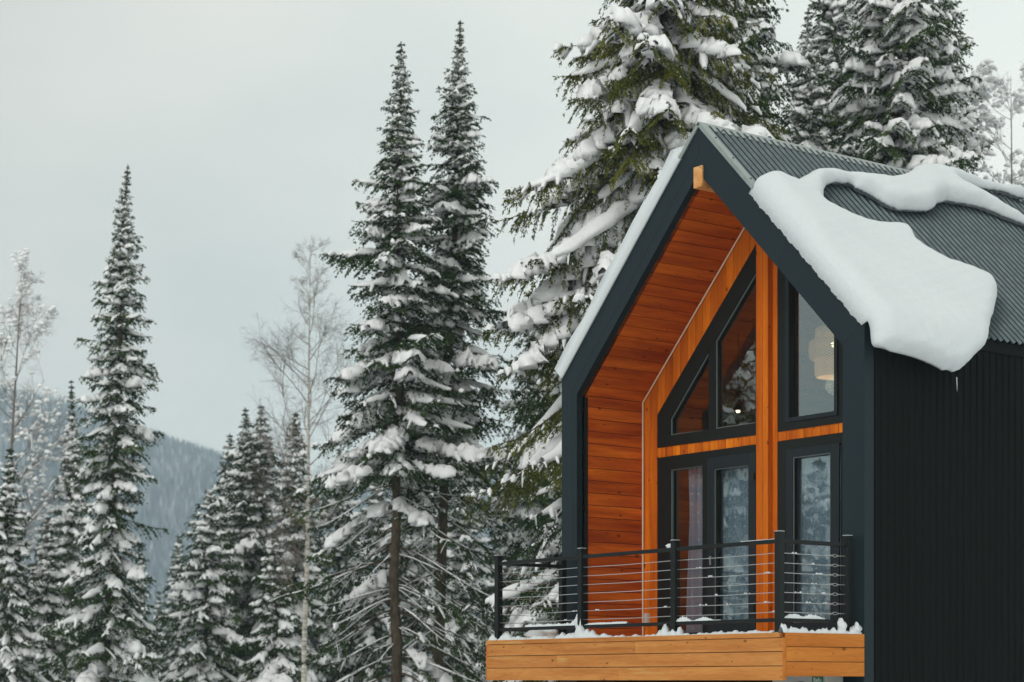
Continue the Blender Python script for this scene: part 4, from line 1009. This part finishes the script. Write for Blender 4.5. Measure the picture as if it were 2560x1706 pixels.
# beads of frozen snow on the cables
beads = MB(); rb = random.Random(12)
for (x_, k) in ((.05+1.2, 1), (1.42, 2), (1.55, 4), (2.0, 4), (1.30, 5), (1.72, 5), (2.30, 5), (2.38, 6), (2.28, 2), (-.95, 5), (-.5, 5), (.7, 5), (-1.1, 6)):
    for _ in range(3):
        xx = x_+rb.uniform(-.05, .05); s_ = rb.uniform(.006, .013); beads.lathe([(0, -.4*s_), (s_*1.3, 0), (s_*.7, s_*.9), (0, s_*1.3)], (xx, PY, cz[k]+.002), 7)
for (y_, k) in ((-.62, 1), (-.9, 0), (-.6, 3), (-.85, 4), (-.7, 5), (-.55, 2), (-.5, 2), (-.45, 5), (-.45, 4)):
    for _ in range(3):
        yy = y_+rb.uniform(-.04, .04); s_ = rb.uniform(.006, .013); beads.lathe([(0, -.4*s_), (s_*1.3, 0), (s_*.7, s_*.9), (0, s_*1.3)], (PX, yy, cz[k]+.001), 7)
tag(beads.build('frozen_snow_beads', M['roof_snow'], None, smooth=True), 'tiny beads of frozen snow stuck on the railing cables', 'snow', kind='stuff')
capm = MB()
for (x_, y_) in posts: capm.box((x_-PS, y_-PS, 1.0605), (x_+PS, y_+PS, 1.066))
tag(capm.build('post_top_frost', M['roof_snow'], None), 'thin frost on the tops of the railing posts', 'snow', kind='stuff')

# ------------------------------------------------------------------ snow on the roof
def sdf(poly, Px, Py):
    P = np.array(poly); n = len(P); d = np.full(Px.shape, 1e9); ins = np.zeros(Px.shape, bool)
    for i in range(n):
        a, b = P[i], P[(i+1) % n]; e = b-a; wx, wy = Px-a[0], Py-a[1]
        t = np.clip((wx*e[0]+wy*e[1])/(e@e+1e-12), 0, 1); d = np.minimum(d, np.hypot(wx-e[0]*t, wy-e[1]*t))
        c = ((a[1] > Py) != (b[1] > Py)) & (Px < (b[0]-a[0])*(Py-a[1])/(b[1]-a[1]+1e-12)+a[0]); ins ^= c
    return np.where(ins, d, -d)
def chaikin(P, k=2):
    P = np.array(P, float)
    for _ in range(k):
        Q = np.roll(P, -1, 0); P = np.stack([P*.75+Q*.25, P*.25+Q*.75], 1).reshape(-1, 2)
    return P
def snow_slab(name, poly, T, R, label, side=1, cell=.035, fine=True, frontflat=False, seed=0):
    rg = np.random.default_rng(seed); P = np.array(poly)
    lo = P.min(0)-.1; hi = P.max(0)+.1
    gy = np.arange(lo[0], hi[0], cell); gs = np.arange(lo[1], hi[1], cell); gy = gy - (gy[np.argmin(np.abs(gy-lo[0]-.1))]-(lo[0]+.1)) - cell*.5; Y, S = np.meshgrid(gy, gs, indexing='ij')
    def field(Y, S):
        return sdf(P, Y, S)
    Dd = field(Y, S); e = 1e-3
    gY = (field(Y+e, S)-Dd)/e; gS = (field(Y, S+e)-Dd)/e
    near = (Dd < 0) & (Dd > -1.3*cell)
    Y = np.where(near, Y-gY*Dd, Y); S = np.where(near, S-gS*Dd, S)
    D0 = np.maximum(Dd, 0)
    q = np.clip(D0/R, 0, 1); q = np.sqrt(1-(1-q)**2)
    if frontflat: pass
    wav = .09*np.sin(Y*2.1+S*1.3)+.06*np.sin(Y*4.7-S*3.1)+.05*np.sin(S*6.3+Y*1.1)+.03*np.sin(Y*11+S*4+np.sin(S*7))*np.sin(S*13-Y*5)
    top = T*(.34+.66*q)*(1+wav*q)+ rg.normal(size=Y.shape)*.0018
    bot = np.where(D0 < .02, T*.30, np.maximum(.002, T*.30*(1-np.clip(D0/(R*.45), 0, 1))))
    edge = near | (Dd <= 0)
    inn = Dd > 0; tb = np.where(inn, top, T*.34)
    for _ in range(14 if side == 1 else 0):
        p_ = np.pad(tb, 1, mode='edge'); sm2 = (p_[1:-1, 1:-1]*2+p_[:-2, 1:-1]+p_[2:, 1:-1]+p_[1:-1, :-2]+p_[1:-1, 2:])/6
        tb = np.where(inn, sm2, T*.34)
    top = tb*(.93+.07*np.sin(Y*23+S*9)*np.sin(S*29-Y*7)*.25) + rg.normal(size=Y.shape)*.0012
    top = np.where(edge, T*.34, top); bot = np.where(edge, T*.22, bot); 
    if side == -1: top = np.where(edge, T*(.80+.12*np.sin(S*5)*np.sin(S*1.7)), top)
    fr_ = np.clip((Y-.02)/.12, 0, 1); bot = bot*np.where(fr_ < 1, fr_, 1.)
    if side == -1: bot = np.where(Y < .012, -.022, bot)
    if side == 1: bot = np.where((Y < .004) & (S < SE+.04), -.098+.006*np.sin(S*19)+.005*np.sin(S*47)+.004*np.sin(S*91), bot)
    if side == 1: pass
    def place(Y, S, n_):
        n_ = n_ + (.045 if side == 1 else .02)
        over = np.maximum(S-(SE+.02), 0); rho = .22; phm = radians(90)-ALP-radians(4)
        ph = np.minimum(over/rho, phm); rest = over-ph*rho
        s0 = np.minimum(S, SE+.02)
        th0 = ALP
        # arc: direction angle below horizontal grows from ALP to ALP+ph
        x = s0*cos(th0) + rho*(np.sin(th0+ph)-sin(th0)) + rest*np.cos(th0+ph)
        z = -s0*sin(th0) - rho*(-np.cos(th0+ph)+cos(th0)) - rest*np.sin(th0+ph)
        x = x + n_*np.sin(th0+ph); z = z + n_*np.cos(th0+ph)
        return np.stack([side*x, Y, H+z], -1)
    ok = Dd > -1.3*cell
    V = np.concatenate([place(Y, S, top).reshape(-1, 3), place(Y, S, bot).reshape(-1, 3)])
    ii = np.arange(Y.size).reshape(Y.shape); okf = ok[:-1, :-1] & ok[1:, :-1] & ok[1:, 1:] & ok[:-1, 1:]
    anyin = (Dd > 0); okf &= (anyin[:-1, :-1] | anyin[1:, :-1] | anyin[1:, 1:] | anyin[:-1, 1:])
    F = np.stack([ii[:-1, :-1], ii[1:, :-1], ii[1:, 1:], ii[:-1, 1:]], -1)[okf]
    F2 = F[:, ::-1]+Y.size
    # side skirt on boundary edges
    from collections import Counter
    E = np.concatenate([F[:, [0, 1]], F[:, [1, 2]], F[:, [2, 3]], F[:, [3, 0]]]); key = np.sort(E, 1); _, inv, cnt = np.unique(key, axis=0, return_inverse=True, return_counts=True)
    B = E[cnt[inv.ravel()] == 1]; F3 = np.stack([B[:, 1], B[:, 0], B[:, 0]+Y.size, B[:, 1]+Y.size], -1)
    FF = np.concatenate([F, F2, F3]); used = np.unique(FF); mp_ = np.zeros(len(V), int); mp_[used] = np.arange(len(used))
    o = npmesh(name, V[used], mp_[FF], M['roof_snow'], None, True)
    if label: tag(o, label, 'snow')
    return o
SLAB = [(-.03, 3.2), (-.03, 2.2), (-.03, 1.5), (-.03, 1.30), (.06, 1.22), (0.219, 1.178), (0.43, 1.204), (0.565, 1.258), (0.768, 1.094), (1.05, 0.924), (1.257, 0.78), (1.54, 0.683), (1.846, 0.686), (2.167, 0.675), (2.524, 0.624), (2.974, 0.462), (3.437, 0.186),
 (3.7, -.03), (4.6, -.04), (5.6, -.04), (5.83, .02), (5.75, .16), (5.55, .17), (5.38, .10), (5.0, .13), (4.7, .17), (4.45, .20), (4.28, .22), (4.233, .30), (4.463, 0.40), (4.653, 0.53), (4.888, 0.66), (5.134, 0.80), (5.6, 0.93), (6.2, 1.05),
 (6.2, 1.12), (5.438, 1.0), (5.154, 0.93), (4.82, 0.88), (4.586, 0.75), (4.268, 0.70), (3.88, 0.73), (3.62, 0.76), (3.309, 0.93), (3.061, 1.11), (2.677, 1.214), (2.457, 1.249), (2.274, 1.238), (2.154, 1.148), (2.062, 1.021), (1.896, 0.951), (1.842, 0.86), (1.62, 0.90), (1.341, 0.98), (1.174, 1.146), (1.02, 1.30), (0.85, 1.52), (0.95, 1.638), (1.068, 1.741), (1.189, 1.819), (1.354, 1.879), (1.613, 1.83), (1.839, 1.79), (1.953, 1.83), (2.005, 1.947), (2.0, 2.07), (1.90, 2.16), (1.94, 2.296), (2.08, 2.436), (2.292, 2.525), (2.589, 2.551), (2.80, 2.60), (2.86, 2.70), (2.79, 2.87), (2.614, 3.089), (2.25, 3.45), (1.95, 3.72), (1.70, 3.92), (1.45, 4.10), (1.22, 4.27), (1.05, 4.24), (.9, 4.22), (0.52, 4.15), (0.10, 4.10), (0.0, 4.08), (-.03, 4.03), (-.03, 3.85)]
# keep the gable side edge straight: smooth everything but the first/last points
sm_ = chaikin(SLAB, 1); sm_ = np.where(sm_[:, :1] > .0, sm_+np.random.default_rng(4).normal(size=sm_.shape)*.010, sm_+np.random.default_rng(5).normal(size=sm_.shape)*np.array([.0, .0]))
snow_slab('roof_snow', sm_, .26, .15, 'thick slab of snow sliding off the right roof slope with an arm reaching up to the ridge', cell=.026)
snow_slab('roof_snow', [(-.03, .46), (-.03, SE-.03), (9.8, SE-.0), (9.8, .2), (.5, .25), (.12, .36)], .22, .05, 'long blanket of snow seen edge-on above the left gable edge', side=-1, cell=.04, seed=2)
# small leftovers
tagm = MB()
# icicle under the slab tip
q = MB(); q.tube([(2.88, 1.2, 2.84), (2.885, 1.2, 2.74), (2.887, 1.2, 2.68)], [.005, .003, .001], 6)
ice = mat('ice', (.75, .82, .84), .1, spec=.6); tag(q.build('icicle', ice, None, smooth=True), 'thin icicle hanging from the lowest tip of the roof snow', 'icicle')

# ------------------------------------------------------------------ air conditioner under the balcony
ac = empty('air_conditioner', (2.0, -.35, -1.05)); tag(ac, 'pale grey outdoor air conditioner half hidden under the balcony', 'air conditioner')
acw = painted('grey enamel', (.36, .37, .35), .45, .08)
m = MB(); m.box((-.42, 0, 0), (.405, .27, .63)); m.build('casing', acw, ac, bevel=.015)
m = MB()
for rr in np.linspace(.03, .23, 9): m.tube([(.03+rr*cos(t), -.012, .30+rr*sin(t)) for t in np.linspace(0, 2*pi, 41)], .003, 5, cap=False)
for k in range(28):
    a = 2*pi*k/28; m.tube([(.03+.03*cos(a), -.010, .30+.03*sin(a)), (.03+.23*cos(a+.25), -.010, .30+.23*sin(a+.25))], .003, 5)
m.build('fan_grille', acw, ac)
m = MB(); m.lathe([(0, -.004), (.24, -.004), (.24, -.001)], (.03, 0, .30), 40, ax='y'); m.build('fan_opening', M['interior_dark'], ac)
m = MB(); m.box((.20, -.006, .515), (.365, 0.0, .60)); m.build('label_plate', mat('green label', (.01, .12, .06), .4), ac)
m = MB(); m.box((.407, .05, .50), (.412, .20, .53)); m.build('side_grip', M['interior_dark'], ac)
tcu = bpy.data.curves.new('label_text', 'FONT'); tcu.body = 'Ballu'; tcu.size = .062; tcu.extrude = .001; tcu.align_x = 'CENTER'
to = bpy.data.objects.new('label_text', tcu); C.objects.link(to); to.rotation_euler = (pi/2, 0, 0); to.location = (.2825, -.008, .538); 
tcu.materials.append(mat('white print', (.75, .78, .75), .5))
bpy.context.view_layer.update()
tm = bpy.data.meshes.new_from_object(to.evaluated_get(bpy.context.evaluated_depsgraph_get())); bpy.data.objects.remove(to)
tob = bpy.data.objects.new('label_text', tm); C.objects.link(tob); tob.rotation_euler = (pi/2, 0, 0); tob.location = (.2825, -.008, .538); tob.parent = ac

# ------------------------------------------------------------------ haze
hz = MB(); hc = CAM+FWD*1200
hz.obox((hc[0], hc[1], (GZ-10+270)/2), FWD*1270, RGT*1900, UP*((270-(GZ-10))/2)); hzm = bpy.data.materials.new('cold haze'); hzm.use_nodes = True; t = hzm.node_tree; t.nodes.clear()
pv = t.nodes.new('ShaderNodeVolumePrincipled'); pv.inputs['Color'].default_value = (.72, .89, 1., 1); pv.inputs['Density'].default_value = .00034; pv.inputs['Anisotropy'].default_value = .1
ho = t.nodes.new('ShaderNodeOutputMaterial'); t.links.new(pv.outputs[0], ho.inputs['Volume'])
tag(hz.build('haze', hzm, None), 'thin cold haze that turns the far hillside blue', 'haze', kind='stuff')
